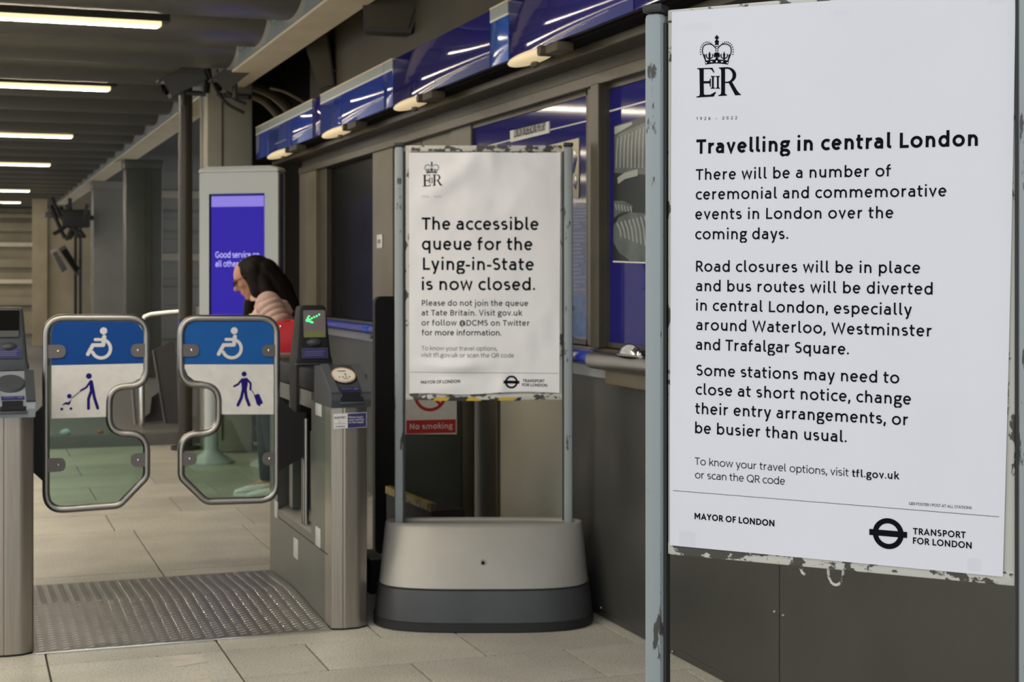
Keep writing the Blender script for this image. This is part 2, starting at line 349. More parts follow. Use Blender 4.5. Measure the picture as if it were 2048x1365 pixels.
    if ch == 'T': return .72, 'v', 'v', [[(0, T), (.72, T)], [(.36, 0), (.36, 1)]]
    if ch == 'U': return .78, 's', 's', [[(h, 1), (h, .36)]+A_(.39, .36, .39-h, .36-h, 180, 360, 18)+[(.78-h, 1)]]
    if ch == 'V': return .86, 'v', 'v', [[(h, 1), (.43, h), (.86-h, 1)]]
    if ch == 'W': return 1.28, 'v', 'v', [[(h, 1), (.34, h*.9), (.64, 1-h), (.94, h*.9), (1.28-h, 1)]]
    if ch == 'Y': return .80, 'v', 'v', [[(h, 1), (.40, .46), (.80-h, 1)], [(.40, 0), (.40, .48)]]
    if ch == '0': return .62, 'r', 'r', [A_(.31, .5, .31-h, .515-h, 0, 360, 30)]
    if ch == '1': return .32, 's', 's', [[(.32-h, 0), (.32-h, 1), (.02, .80)]]
    if ch == '2': return .60, 'r', 'v', [A_(.30, .70, .29-h, .30-h, 160, -25, 14)+[(h, h), (.60, h)]]
    if ch == '6': return .62, 'r', 'r', [A_(.31, .32, .31-h, .33-h, 0, 360, 26), A_(.56, .36, .56-h, .64-h, 176, 100, 10)]
    if ch == '9': return .62, 'r', 'r', [A_(.31, .68, .31-h, .33-h, 0, 360, 26), A_(.06, .64, .56-h, .64-h, -4, -80, 10)]
    if ch == '.': return dr*2, 'v', 'v', [dia(dr, dr*.98, dr)]
    if ch == ',': return dr*2, 'v', 'v', [dia(dr, dr*.98, dr), [(dr*1.15, dr), (dr*.4, -.17)]]
    if ch == '-': return .36, 'v', 'v', [[(0, .36), (.36, .36)]]
    if ch == '@': return 1.05, 'r', 'r', [A_(.52, .40, .50-h, .58-h, -50, 290, 34), A_(.52, .40, .24, .25, 0, 360, 22), [(.76, .64), (.76, .25)]+A_(.86, .25, .10, .09, 180, 330, 6)]
    return .3, 's', 's', []
SB = {'r': .065, 's': .115, 'v': .035}
def ribbon(pts, w):
    q_ = [pts[0]]
    for p_ in pts[1:]:
        if hypot(p_[0]-q_[-1][0], p_[1]-q_[-1][1]) > w*.02: q_.append(p_)
    pts = q_; n = len(pts); h = w/2; cl = hypot(pts[0][0]-pts[-1][0], pts[0][1]-pts[-1][1]) < w*.05 and n > 6
    if cl: pts = pts[:-1]; n -= 1
    L = []; R = []
    for i in range(n):
        a = pts[i-1] if (i > 0 or cl) else None; b = pts[(i+1) % n] if (i < n-1 or cl) else None; p = pts[i]
        d1 = (p[0]-a[0], p[1]-a[1]) if a else (b[0]-p[0], b[1]-p[1]); d2 = (b[0]-p[0], b[1]-p[1]) if b else d1
        l1 = hypot(*d1) or 1e-9; l2 = hypot(*d2) or 1e-9
        n1 = (-d1[1]/l1, d1[0]/l1); n2 = (-d2[1]/l2, d2[0]/l2); m = (n1[0]+n2[0], n1[1]+n2[1]); q = hypot(*m) or 1e-9
        m = (m[0]/q, m[1]/q); k = min(1/max(.2, m[0]*n1[0]+m[1]*n1[1]), 2.2)*h
        L.append((p[0]+m[0]*k, p[1]+m[1]*k)); R.append((p[0]-m[0]*k, p[1]-m[1]*k))
    fs = []
    for i in range(n if cl else n-1):
        j = (i+1) % n; fs.append((i, j, n+j, n+i))
    return L+R, fs
def layout(text, w):
    """strokes of a line in cap-height units -> (list of (glyph index, x offset, strokes)), natural width, count of gaps"""
    out = []; x = 0; prev = None; g = 0
    for ch in text:
        if ch == ' ': x += .36; prev = None if prev is None else prev; g += 1; sp = True; continue
        Wd, lc, rc, st = glyph(ch, w)
        if prev is not None: x += SB[prev]+SB[lc]; g += 1
        out.append((g, x, st)); x += Wd; prev = rc
    return out, x, g
def text_mesh(text, p0, p1, cap, w, fn):
    """text from baseline point p0 to p1 (plane units), fn(a,b)->3-D"""
    lay, nat, g = layout(text, w); d = (p1[0]-p0[0], p1[1]-p0[1]); Lr = hypot(*d); d = (d[0]/Lr, d[1]/Lr); up = (-d[1], d[0])
    tr = (Lr/cap-nat)/max(g, 1); mb = MB()
    if tr < -.05:                                   # too wide at this size: condense instead
        sx = Lr/cap/(nat-.05*g); tr = -.05
    elif tr > .16 and g > 3 and w > .1: sx = 1+min(.12, (tr-.16)*g/nat); tr = (Lr/cap/sx-nat)/g
    else: sx = 1
    for gi, x, st in lay:
        for s_ in st:
            if s_[0] == 'poly': vs, fs = s_[1], [tuple(range(len(s_[1])))]
            else: vs, fs = ribbon(s_, w)
            P = []
            for a, b in vs:
                A = (x+gi*tr+a)*sx*cap; B = b*cap
                P.append(fn(p0[0]+d[0]*A+up[0]*B, p0[1]+d[1]*A+up[1]*B))
            mb.add(P, fs)
    return mb
def flat(polys, fn):
    mb = MB()
    for p in polys: mb.add([fn(a, b) for a, b in p], [tuple(range(len(p)))])
    return mb
def disc(cx, cy, r, n=20): return [(cx+r*cos(2*pi*i/n), cy+r*sin(2*pi*i/n)) for i in range(n)]
def strokes(sts, fn0, caps=True, lift=None):
    """round-ended strokes: [(points, width)]; lift stacks the strokes like layers of film"""
    mb = MB(); lay = [0]
    def fn(a, b):
        p = fn0(a, b); return p if lift is None else (p[0]+lift[0]*lay[0], p[1]+lift[1]*lay[0], p[2]+lift[2]*lay[0])
    for pts, w in sts:
        lay[0] += 1
        vs, fs = ribbon(pts, w); mb.add([fn(a, b) for a, b in vs], fs)
        if caps:
            for p in (pts[0], pts[-1]):
                lay[0] += 1; q = disc(p[0], p[1], w/2, 14); mb.add([fn(a, b) for a, b in q], [tuple(range(14))])
    return mb

# ================================================================== SETTING
WX = 2.503                                   # face of the right hand wall
# ---- floor: dark joint bed with terrazzo tiles laid on it
fl = struct('floor', MB().box(-14, 8, -25, 13.07, -.12, -.008), 'grout')
rows = [3.29+.42*i for i in range(11)]+[8.735, 9.36, 9.98, 10.6, 11.22, 11.84, 12.46, 13.07]
tile_me = {}
JW = .0038
for i in range(len(rows)-1):
    y0, y1 = rows[i], rows[i+1]; dy = round(y1-y0, 3)
    if y0 < 7.0: jt = [-.56, -.34, .293, .93, 1.243, 1.845, 2.45, WX] if i % 2 else [-.56, -.34, .293, .93, 1.548, 2.15, WX]
    elif y1 < 8.8: jt = [-.56, 0, .90, 1.505, 2.1, WX]
    else: jt = [-.56, -.1, .80, 1.58, 2.2, WX] if i % 2 else [-.56, .35, 1.25, 1.9, WX]
    for x0, x1 in zip(jt[:-1], jt[1:]):
        key = (round(x1-x0, 3), dy)
        if key not in tile_me:
            mb = MB().box(-(x1-x0)/2+JW, (x1-x0)/2-JW, -dy/2+JW, dy/2-JW, -.010, 0, .0015)
            me = bpy.data.meshes.new('tile'); me.from_pydata(mb.v, [], mb.f); me.materials.append(M['tile']); tile_me[key] = me
        o = bpy.data.objects.new('tile', tile_me[key]); COL.objects.link(o); o.parent = fl
        o.location = ((x0+x1)/2, (y0+y1)/2, random.uniform(-.0008, 0))
# the ground out of view, in front of and beside the laid tiles
g1 = O('outer_paving', MB().box(-14, 8, -25, 3.285, -.009, 0).box(-14, -.56, 3.285, 13.07, -.009, 0).box(WX, 8, 3.285, 13.07, -.009, 0), 'tile', fl, smooth=False)
# pale cement patches in the paving
p = on_z(371, 1322, 0)
O('repair_patch', MB().prism([(p.x+a, p.y+b) for a, b in ((-.075, .055), (.055, .085), (.075, -.05), (-.045, -.085))], lambda a, b, d: (a, b, d), 0, .0012), 'patch', fl, label='pale square cement patch', smooth=False)
p = on_z(403, 1362, 0)
O('repair_patch', MB().prism([(p.x+a, p.y+b) for a, b in ((-.02, .02), (.025, .03), (.03, -.04), (-.02, -.05))], lambda a, b, d: (a, b, d), 0, .0012), 'patch', fl, label='small pale cement patch', smooth=False)
# ---- raised kerb and floor behind the gateline
k = struct('trim_1', MB().box(-6, 5, 13.07, 13.32, -.1, .105, .01), 'kerb', True)
struct('trim_2', MB().box(-6, 6, 13.32, 40, -.1, .09), 'kerb')

# ---- right wall
wall = struct('wall_right', MB().box(WX+.03, WX+.5, 1.0, 11.65, 0, 3.5), 'brown')
wl = lambda nm, mb, m, label=None, smooth=False: O(nm, mb, m, wall, label, smooth)
seam = yx(1558, WX)
ys = [1.0, 2.6, seam, 5.36, 6.27]
for a, b in zip(ys[:-1], ys[1:]):
    wl('dado_panel', MB().box(WX, WX+.04, a+.003, b-.003, .03, 1.0, .003), 'dado')
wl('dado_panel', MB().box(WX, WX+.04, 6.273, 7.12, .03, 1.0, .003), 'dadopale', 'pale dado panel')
wl('dado_post', MB().box(WX-.02, WX+.04, 7.12, 7.22, 0, 1.0, .004), 'bronze').location = (0, 0, 0)
wl('dado_panel', MB().box(WX, WX+.04, 7.22, 9.5, .03, 1.0, .003), 'dado')
wl('dado_panel', MB().box(WX, WX+.04, 9.503, 11.65, .03, 1.0, .003), 'dado')
wl('skirting', MB().box(WX+.004, WX+.05, 1.0, 11.65, 0, .03), 'dado')
mb = MB()
for z in (.32, .93):
    for dy in (-.028, .028): mb.ball((WX, seam+dy, z), .006, 8, 6)
for px, py in ((1202, 1226), (1302, 1288), (1345, 1315)): q = on_x(px, py, WX); mb.ball((WX, q.y, q.z+.02), .006, 8, 6)
wl('rivets', mb, 'steel', smooth=True)
wl('ledge', MB().box(WX-.02, WX+.05, 1.0, 11.65, 1.045, 1.09, .006).box(WX-.02, WX+.05, 1.0, 11.65, 1.0, 1.05), 'railgrey')
# upper frame: sill, header bands, posts
wl('sill', MB().box(WX-.05, WX+.05, 1.0, 11.65, 1.09, 1.126, .004), 'bronze')
wl('header_band', MB().box(WX-.06, WX+.05, 1.0, 11.65, 2.205, 2.255, .004), 'bronze')
wl('header_band', MB().box(WX-.03, WX+.05, 1.0, 11.65, 2.255, 2.31), 'bronze')
wl('header_band', MB().box(WX-.16, WX+.05, 1.0, 12.2, 2.31, 2.345, .004), 'bronze')
wl('soffit', MB().box(2.26, WX+.06, 1.0, 12.2, 2.345, 2.38), 'dark')
wl('post', MB().box(WX-.04, WX+.06, yx(1212, WX-.03), yx(1178, WX-.03), 1.126, 2.21, .008).box(WX-.065, WX-.03, yx(1203, WX-.05), yx(1187, WX-.05), 1.126, 2.21, .004), 'bronze')
wl('post', MB().box(WX-.03, WX+.06, yx(945, WX-.02), yx(905, WX-.02), 1.0, 2.21, .006), 'bronze')
wl('pale_panel', MB().box(WX-.015, WX+.06, yx(905, WX-.01), yx(845, WX-.01), 1.126, 2.205, .004), 'bronze_l', 'pale bronze wall panel')
wl('pale_panel', MB().box(WX-.01, WX+.06, yx(845, WX), yx(790, WX), 1.126, 2.205, .004), 'bronze')
wl('post', MB().box(WX-.05, WX+.06, yx(785, WX-.05), yx(745, WX-.05), 1.126, 2.205, .006), 'bronze_l')
wl('post', MB().box(WX-.03, WX+.06, yx(652, WX-.03), yx(640, WX-.03), 1.126, 2.205, .006), 'bronze')
wl('post', MB().box(WX-.06, WX+.06, 11.05, 11.62, 1.126, 2.205, .006), 'bronze_l')
struct('window_1', MB().box(WX+.01, WX+.03, yx(745, WX), yx(640, WX), 1.126, 2.2), 'darkglass')
# switch on the post beside the dark window
sw = thing('wall_switch', 'small white wall switch on bronze post beside the dark ticket window', 'switch', on_x(761, 483, WX-.05))
O('back_plate', MB().box(-.008, 0, -.065, .065, -.042, .042, .003), 'reflect', sw)
O('rocker', MB().box(-.012, -.006, -.03, .03, -.012, .012, .002), 'camlight', sw)
# dark recess beyond the end of the wall, plaster wall above
struct('wall_back', MB().box(2.22, 6, 14.6, 14.8, 0, 3.5), 'dark')
struct('wall_recess', MB().box(WX+.3, 6, 11.65, 14.6, 0, 3.5), 'dark')
struct('trim_3', MB().box(2.40, WX+.05, 1.0, 10.6, 2.62, 3.5), 'brown')
# ---- end wall far down the concourse, banded
e = struct('wall_end', MB().box(-8, 6, 37, 37.3, 0, 3.6), 'beige_d')
for i, z in enumerate((.75, 1.25, 1.62, 2.10, 2.45, 2.75)):
    O('wall_band', MB().box(-8, 6, 36.8-.03*i, 37.02, z, z+(.10 if i % 2 else .2), .01), 'beige' if i in (1, 3) else 'beige_d', e)
# ---- roof void and ceiling slats
ce = struct('ceiling', MB().box(-9, 7, 4.3, 42, 3.46, 3.6), 'ceil')
XE = 1.86
prof = []
for i in range(15):
    a = pi+pi*i/14; prof.append((.40*cos(a), .17*sin(a)))
prof = [(-.40, .16)]+prof+[(.40, .16)]
mb = MB().prism(prof, lambda a, b, d: (d, a, b), -8, XE)
slat_me = bpy.data.meshes.new('slat'); slat_me.from_pydata(mb.v, [], mb.f); fix(slat_me, True); slat_me.materials.append(M['slat'])
mb = MB().prism([(a*1.04, b*1.04) for a, b in prof], lambda a, b, d: (d, a, b), XE, XE+.03)
end_me = bpy.data.meshes.new('slat_end'); end_me.from_pydata(mb.v, [], mb.f); fix(end_me, True); end_me.materials.append(M['slat_end'])
slat_y = [9.05+1.22*i for i in range(21)]
for y in [4.485+1.15*i for i in range(29)]:
    o = bpy.data.objects.new('slat', slat_me); COL.objects.link(o); o.parent = ce; o.location = (0, y, 3.14)
    q = bpy.data.objects.new('slat_end', end_me); COL.objects.link(q); q.parent = o
# ---- long beam along the concourse with bolted blue grey web
bm_ = struct('trim_4', MB().box(1.90, 2.15, 4.3, 34, 2.95, 3.46, .004), 'beige')
O('web_plate', MB().box(1.885, 1.90, 4.3, 34, 2.965, 3.455), 'bluegrey', bm_, smooth=False)
for i in range(6):
    y = 9.66+1.22*i
    O('bolt_cleat', MB().box(1.865, 1.885, y-.14, y+.14, 3.04, 3.3, .004).ball((1.865, y-.05, 3.2), .03, 10, 6).ball((1.865, y-.05, 3.1), .02, 10, 6), 'bluegrey', bm_)
# ---- strip lights
lt = []
lamp_y = [9.66, 13.11, 17.71, 22.31, 29.21, 33.81, 5.06]  # last one is out of view, added to brighten the middle poster and floor
lt_label = ['nearest lit strip lamp in the ceiling, longest in view', 'second lit strip lamp in the ceiling from the front', 'third lit strip lamp in the ceiling from the front',
            'fourth lit strip lamp in the ceiling from the front', 'fifth lit strip lamp in the ceiling from the front', 'farthest short lit strip lamp in the ceiling',
            'unseen strip lamp added in the ceiling above the middle stand']
for i, y in enumerate(lamp_y):
    t = thing('strip_light', lt_label[i], 'ceiling light', (1.16, y, 3.0), 0, 'ceiling strip lights')
    O('housing', MB().box(-9, .05, -.06, .06, 0, .455), 'ceil', t, smooth=False)
    O('diffuser', MB().box(-9, 0, -.045, .045, -.030, 0, .004), 'lampside', t)
    O('lamp_tube', MB().box(-8.98, -.02, -.04, .04, -.033, -.0295), 'lamp', t, smooth=False)

# ---- columns
def column(name, label, x0, x1, y0, y1, z1, m, seams=()):
    t = thing(name, label, 'column', ((x0+x1)/2, (y0+y1)/2, 0), 0, 'columns along the concourse'); L = t.location
    O('shaft', MB().box(x0, x1, y0, y1, .0, z1, .012), m, t, off=L)
    O('collar', MB().box(x0-.02, x1+.02, y0-.02, y1+.02, z1-.12, z1, .01), m, t, off=L)
    for s_ in seams: O('cover_strip', MB().box(x0+s_-.006, x0+s_+.006, y0-.008, y0, .1, z1-.12), 'bronze', t, off=L, smooth=False)
    return t
def colspan(px0, px1, Y): a = at(px0, HOR, Y); b = at(px1, HOR, Y); return a.x, b.x, (a.y+b.y)/2
x0, x1, y = colspan(412, 508, 12.3); column('column', 'pale square column behind the silver information totem', x0, x1, y, y+.4, 3.46, 'concrete', (.12,))
x0, x1, y = colspan(250, 326, 20.0); column('column', 'dark greenish flat column left of the dark round pole', x0, x1, y, y+.35, 2.95, 'greencol', (.26, .33))
x0, x1, y = colspan(186, 250, 24.5); column('column', 'mid grey column left of the dark greenish column', x0, x1, y, y+.4, 2.95, 'greycol')
x0, x1, y = colspan(80, 184, 29.5)
FLY = y
struct('wall_left', MB().box(x0, x1, y, y+.4, 0, 2.55, .02).box(x0-.15, x0+.12, y-.1, y, 0, 2.9), 'beige_d')
for px, lb in ((151, 'left one of two dark downpipes on the far beige wall'), (161, 'right one of two dark downpipes on the far beige wall')):
    a = at(px, 560, 29.2); d_ = O('downpipe', MB().cyl((0, 0, .1), (0, 0, 2.35), .03), 'cable'); d_.location = (a.x, a.y, 0); tag(d_, lb, 'pipe', 'downpipes on the far wall')
# banded shutter wall seen between the columns
x0, x1, y = colspan(318, 420, 26)
sh = struct('wall_far', MB().box(x0-.4, x1+1, y, y+.2, 0, 3.2), 'greycol')
for z in (.35, .8, 1.25, 1.68, 2.05, 2.4, 2.75): O('wall_band', MB().box(x0-.4, x1+1, y-.05, y+.01, z, z+.13, .01), 'concrete' if z in (1.68, 2.75) else 'greycol', sh)
# round dark pole with bracket arm
pc = at(371, HOR, 12.5)
t = thing('pole', 'tall dark round pole standing left of the silver information totem', 'pole', (pc.x, pc.y, 0)); L = t.location
O('shaft', MB().cyl((0, 0, .0), (0, 0, 3.46), .057, n=24), 'pole', t)
O('base_flange', MB().cyl((0, 0, .0), (0, 0, .03), .12, n=24), 'pole', t)
O('blue_band', MB().cyl((0, 0, 1.0), (0, 0, 1.07), .059, n=24), 'signblue', t, label='blue band around the pole')
a = at(325, 182, 12.43)-L; b = at(500, 194, 12.2)-L
O('bracket_arm', MB().tube([a, b], .022), 'cable', t)
def camera_box(label, pA, pB, th, Y, m, hood=True):
    a = at(*pA, Y); b = at(*pB, Y); c = (a+b)/2; t = thing('security_camera', label, 'camera', c, 0, 'box cameras by the round pole')
    d = (b-a); Ln = d.length; d.normalize(); s_ = Vector((0, 1, 0)); u_ = s_.cross(d).normalized()
    def bx(l0, l1, h0, h1, w): return MB().add([d*l+u_*hh+s_*ww for l in (l0, l1) for ww in (-w, w) for hh in (h0, h1)], [(0, 1, 3, 2), (4, 6, 7, 5), (0, 4, 5, 1), (2, 3, 7, 6), (0, 2, 6, 4), (1, 5, 7, 3)])
    O('housing', bx(-Ln/2, Ln/2, -th/2, th/2, th*.5), m, t, smooth=False)
    O('hood', bx(-Ln/2-.03, Ln/2-.02, min(th/2, -th/2)-.012, -th/2, th*.56) if u_.z < 0 else bx(-Ln/2-.03, Ln/2-.02, th/2, th/2+.012, th*.56), m, t, smooth=False)
    O('lens', MB().cyl(-d*(Ln/2+.02), -d*(Ln/2-.01), th*.3), 'darkglass', t)
    O('bracket', MB().tube([(0, 0, -th/2), (0, 0, -th/2-.12)], .018), m, t)
camera_box('dark grey box camera angled down on the round dark pole', (332, 178), (402, 142), .15, 11.75, 'camgrey')
camera_box('dark brown box camera right of the round dark pole', (438, 172), (502, 122), .13, 11.5, 'speaker')
# hanging cables and conduits
def cable(label, px, Y, r, m, name='cable', cat='cable'):
    pts = [at(x, y, Y) for x, y in px]; c = pts[0].copy(); P = []
    for i in range(len(pts)-1):
        p0 = pts[max(i-1, 0)]; p1 = pts[i]; p2 = pts[i+1]; p3 = pts[min(i+2, len(pts)-1)]
        for k_ in range(6):
            t_ = k_/6; P.append(.5*((2*p1)+(-p0+p2)*t_+(2*p0-5*p1+4*p2-p3)*t_**2+(-p0+3*p1-3*p2+p3)*t_**3)-c)
    P.append(pts[-1]-c); o = O(name, MB().tube(P, r, 8), m); o.location = c; return tag(o, label, cat, 'conduits above the fascia' if cat == 'conduit' else 'loose black cables')
cable('black cable drooping from the pole bracket, lower loop', [(408, 105), (420, 150), (436, 185), (455, 208), (488, 226)], 12.0, .014, 'cable')
cable('black cable drooping from the pole bracket, upper loop', [(425, 100), (436, 140), (450, 178), (470, 198), (492, 208)], 11.95, .014, 'cable')
cable('thick black cable dropping straight behind the pole bracket', [(412, 100), (414, 150), (412, 186)], 12.1, .03, 'cable')
cable('thick beige conduit curving down behind the blue fascia end', [(462, 176), (500, 172), (540, 186), (572, 212), (590, 240)], 13.0, .045, 'conduit', 'conduit', 'conduit')
cable('lower beige conduit curving below the thick conduit', [(455, 186), (490, 188), (525, 200), (552, 226), (565, 250)], 12.9, .035, 'conduit', 'conduit', 'conduit')
cable('thin beige conduit above the blue fascia end', [(540, 176), (570, 184), (600, 200), (625, 214)], 12.2, .012, 'conduit', 'conduit', 'conduit')
cable('vertical pale conduit right of the grey speaker box', [(683, 100), (680, 140), (677, 182)], 10.6, .026, 'beige', 'conduit', 'conduit')
cable('black wire looping around the pale conduit', [(668, 140), (690, 146), (715, 138), (735, 148)], 10.4, .010, 'cable')

# ---- cable clump and floodlights on the far wall
t = thing('cable_bracket', 'tangled black cables on a bracket at the far column top', 'cables', at(140, 440, 24)); L = Vector(t.location)
rnd = random.Random(3)
for i in range(9):
    a = at(95+rnd.random()*25+i*7, 395+rnd.random()*30, 24)-L; b = at(100+rnd.random()*80, 465+rnd.random()*18, 24)-L; c = (a+b)/2+Vector((rnd.uniform(-.2, .2), 0, -.15))
    O('cable', MB().tube([(1-s_)**2*a+2*s_*(1-s_)*c+s_*s_*b for s_ in [j/8 for j in range(9)]], .035, 6), 'cable', t)
a = at(88, 430, 24)-L; b = at(196, 437, 24.6)-L
O('bracket_bar', MB().tube([a, b], .04), 'camlight', t)
O('junction_box', MB().box(-.12, .3, -.1, .1, -.12, .16, .02), 'cable', t)
def flood(label, quad, Y, th, m):
    P = [at(x, y, Y) for x, y in quad]; c = sum(P, Vector())/4; t = thing('floodlight', label, 'floodlight', c, 0, 'floodlights on the far wall')
    n_ = Vector((0, 1, 0)); mb = MB().add([p-c for p in P]+[p-c+n_*th for p in P], [(0, 1, 2, 3), (7, 6, 5, 4), (0, 4, 5, 1), (1, 5, 6, 2), (2, 6, 7, 3), (3, 7, 4, 0)])
    O('body', mb, m, t, smooth=False)
    Q = [(p-c)*.78-n_*.012 for p in P]; O('lamp_panel', MB().add(Q+[q+n_*.02 for q in Q], [(0, 1, 2, 3), (7, 6, 5, 4), (0, 4, 5, 1), (1, 5, 6, 2), (2, 6, 7, 3), (3, 7, 4, 0)]), 'camgrey' if m != 'camgrey' else 'darkglass', t, smooth=False)
    O('bracket', MB().tube([(0, th*.5, 0), (0, FLY-c.y, .05)], .03), m, t)
flood('pale slanted floodlight on the far beige wall', [(100, 502), (112, 497), (137, 542), (126, 551)], 28.75, .12, 'camlight')
flood('dark slanted floodlight beside the pale one on the far wall', [(117, 498), (130, 490), (162, 542), (155, 553)], 28.75, .12, 'camgrey')

# ================================================================== WALL FITTINGS
# ---- blue information boards in the wall frame
BX = WX-.012
def wfn(d): return lambda a, b: (BX-d, -a, b)          # wall plane: a = -y, b = z
def wp(px, py, x=BX): q = on_x(px, py, x); return (-q.y, q.z)
def board(label, y0, y1):
    t = thing('information_board', label, 'notice board', (BX, (y0+y1)/2, 1.13), 0, 'blue boards in the wall frame'); L = t.location
    O('backing', MB().box(BX, BX+.03, y0, y1, 1.13, 2.205), 'signblue', t, off=L, smooth=False)
    mb = MB()
    for a, b, c, d in ((y0, y0+.012, 1.13, 2.205), (y1-.012, y1, 1.13, 2.205), (y0, y1, 1.13, 1.15), (y0, y1, 2.185, 2.205)): mb.box(BX-.008, BX+.01, a, b, c, d)
    O('edge_trim', mb, 'bronze', t, off=L, smooth=False)
    return t, L
def wq(poly, d, name, m, t, L, label=None):
    o = O(name, MB().prism([wp(*p) for p in poly], lambda a, b, dd: (BX-dd, -a, b), .0005, d), m, t, label, off=L, smooth=False); return o
t, L = board('blue history board with white title plate behind the creased poster', yx(1178, BX), yx(945, BX))
wq([(1022, 262), (1100, 243), (1100, 266), (1023, 285)], .006, 'title_plate', 'white', t, L)
O('title_lettering', text_mesh('LONDON UNDERGROUND HISTORY', wp(1031, 276), wp(1094, 261), .045, .16, wfn(.0075)), 'ink3', t, off=L, smooth=False, clean=False)
wq([(955, 297), (1022, 279), (1022, 281.5), (955, 299.5)], .002, 'title_line', 'white', t, L)
wq([(1100, 259), (1178, 240), (1178, 242.5), (1100, 261.5)], .002, 'title_line', 'white', t, L)
wq([(1060, 301), (1159, 276), (1159, 396), (1060, 402)], .004, 'map_print', 'cream', t, L)
mb = MB()
for p in ([(1150, 300), (1157, 315), (1151, 345), (1147, 350)], [(1153, 350), (1157, 362), (1154, 380), (1149, 372)], [(1075, 315), (1140, 300), (1138, 308), (1075, 324)]):
    mb.prism([wp(*q) for q in p], lambda a, b, dd: (BX-dd, -a, b), .0045, .005)
O('map_marks', mb, 'fasviolet', t, off=L, smooth=False)
mb = MB(); rnd = random.Random(5)
for y0 in [406+6.6*i for i in range(11) if i not in (8,)]+[480+8.2*i for i in range(13)]:
    x1 = 1160+rnd.random()*16
    mb.prism([wp(*q) for q in ((1090, y0+1.0), (x1, y0), (x1, y0+2.6), (1090, y0+3.4))], lambda a, b, dd: (BX-dd, -a, b), .0005, .0015)
O('small_print', mb, 'printtext', t, off=L, smooth=False)
wq([(1090, 592), (1175, 597), (1175, 612), (1090, 612)], .003, 'river_print', 'lightblue', t, L)
wq([(1090, 622), (1175, 622), (1175, 672), (1090, 676)], .003, 'river_print', 'lightblue', t, L)
t, L = board('blue board with black and white tunnel photograph left of the big poster', 4.3, yx(1212, BX))
wq([(1216, 222), (1330, 191), (1330, 194), (1216, 225.5)], .002, 'title_line', 'white', t, L)
wq([(1230, 252), (1330, 222), (1330, 525), (1228, 521)], .004, 'photograph', 'photodark', t, L)
def wstk(sts, d, name, m):
    mb = MB()
    for pts, w_ in sts:
        P = [wp(*p) for p in pts]; vs, fs = ribbon(P, w_); mb.add([wfn(d)(a, b) for a, b in vs], fs)
    O(name, mb, m, t, off=L, smooth=False, clean=False)
wq([(1231, 254), (1266, 244), (1266, 249), (1231, 270)], .0045, 'photo_sky', 'photolight', t, L)
wq([(1231, 272), (1300, 242), (1300, 350), (1231, 346)], .0048, 'photo_ring', 'photomid', t, L)
wq([(1229, 452), (1240, 435), (1262, 425), (1300, 428), (1300, 524), (1262, 522), (1240, 505), (1229, 485)], .0048, 'photo_ring', 'photomid', t, L)
wq([(1230, 402), (1250, 402), (1268, 412), (1266, 420), (1240, 428), (1230, 436)], .0048, 'photo_ring', 'photomid', t, L)
st = []
for i in range(9):
    x = 1236+7.5*i; st.append(([(x+2, 276-3.1*i), (x, 300-2*i), (x-1, 336)], .009))
for i in range(8):
    x = 1236+8*i; st.append(([(x, 446-2*i), (x+6, 458), (x+9, 474+3*i)], .010))
for i in range(6): st.append(([(1233+6*i, 408+i), (1236+6*i, 420+i)], .008))
st.append(([(1238, 362), (1252, 352), (1278, 345)], .026))
wstk(st, .0056, 'photo_ribs', 'photolight')
wq([(1228, 522), (1330, 526), (1330, 528.5), (1228, 525)], .005, 'photo_edge', 'white', t, L)
t, L = board('plain blue board hidden behind the big white poster', 2.4, 4.1)
wl('post', MB().box(WX-.04, WX+.06, 4.1, 4.3, 1.126, 2.21, .008), 'bronze')

# ---- blue hand rail and metal counter
yc = yx(1190, 2.44)
for lab, ya, yb_ in (('blue rail right of the middle stand ending at the metal counter', yc, 7.36), ('blue rail below the dark ticket window behind the right gate', 7.58, 11.3)):
    t = thing('handrail', lab, 'rail', (2.44, (ya+yb_)/2, 1.085), 0, 'blue rails along the wall'); L = t.location.copy()
    O('rail', MB().tube([(2.44, ya, 1.085), (2.44, yb_, 1.085)], .032, 14), 'railblue', t, off=L)
    if yb_ > 8: O('rail_joint', MB().tube([(2.44, yx(733, 2.44), 1.085), (2.44, yx(745, 2.44), 1.085)], .034, 14), 'fasbright', t, off=L)
    for y in (ya+.5, (ya+yb_)/2, yb_-.3): O('rail_bracket', MB().tube([(2.44, y, 1.06), (2.44, y, 1.03), (WX-.005, y, 1.03)], .012, 8), 'railgrey', t, off=L)
t = thing('counter', 'brushed metal counter with rounded front below the tunnel photograph', 'counter', (2.45, 4.8, 1.0)); L = t.location
O('rounded_front', MB().tube([(2.43, yc-.004, 1.078), (2.43, 3.2, 1.078)], .036, 16), 'steel', t, off=L)
O('counter_top', MB().box(2.43, 2.4525, 3.2, yc-.01, 1.093, 1.112, .004), 'steel', t, off=L)
O('support_box', MB().box(2.44, 2.482, 3.2, yc-.1, .985, 1.07, .006), 'bronze_l', t, off=L)
q = on_x(1262, 706, 2.43)
t = thing('coin_dish', 'small shiny domed metal dish on the metal counter', 'dish', (2.426, q.y, 1.112))
O('dome', MB().lathe((0, 0, 0), [(.10, 0), (.098, .012), (.08, .030), (.05, .043), (.02, .048), (.002, .049)], 24, .25, 1), 'chrome', t)
O('rim', MB().lathe((0, 0, 0), [(.112, 0), (.112, .006), (.10, .008)], 24, .25, 1), 'steel', t)

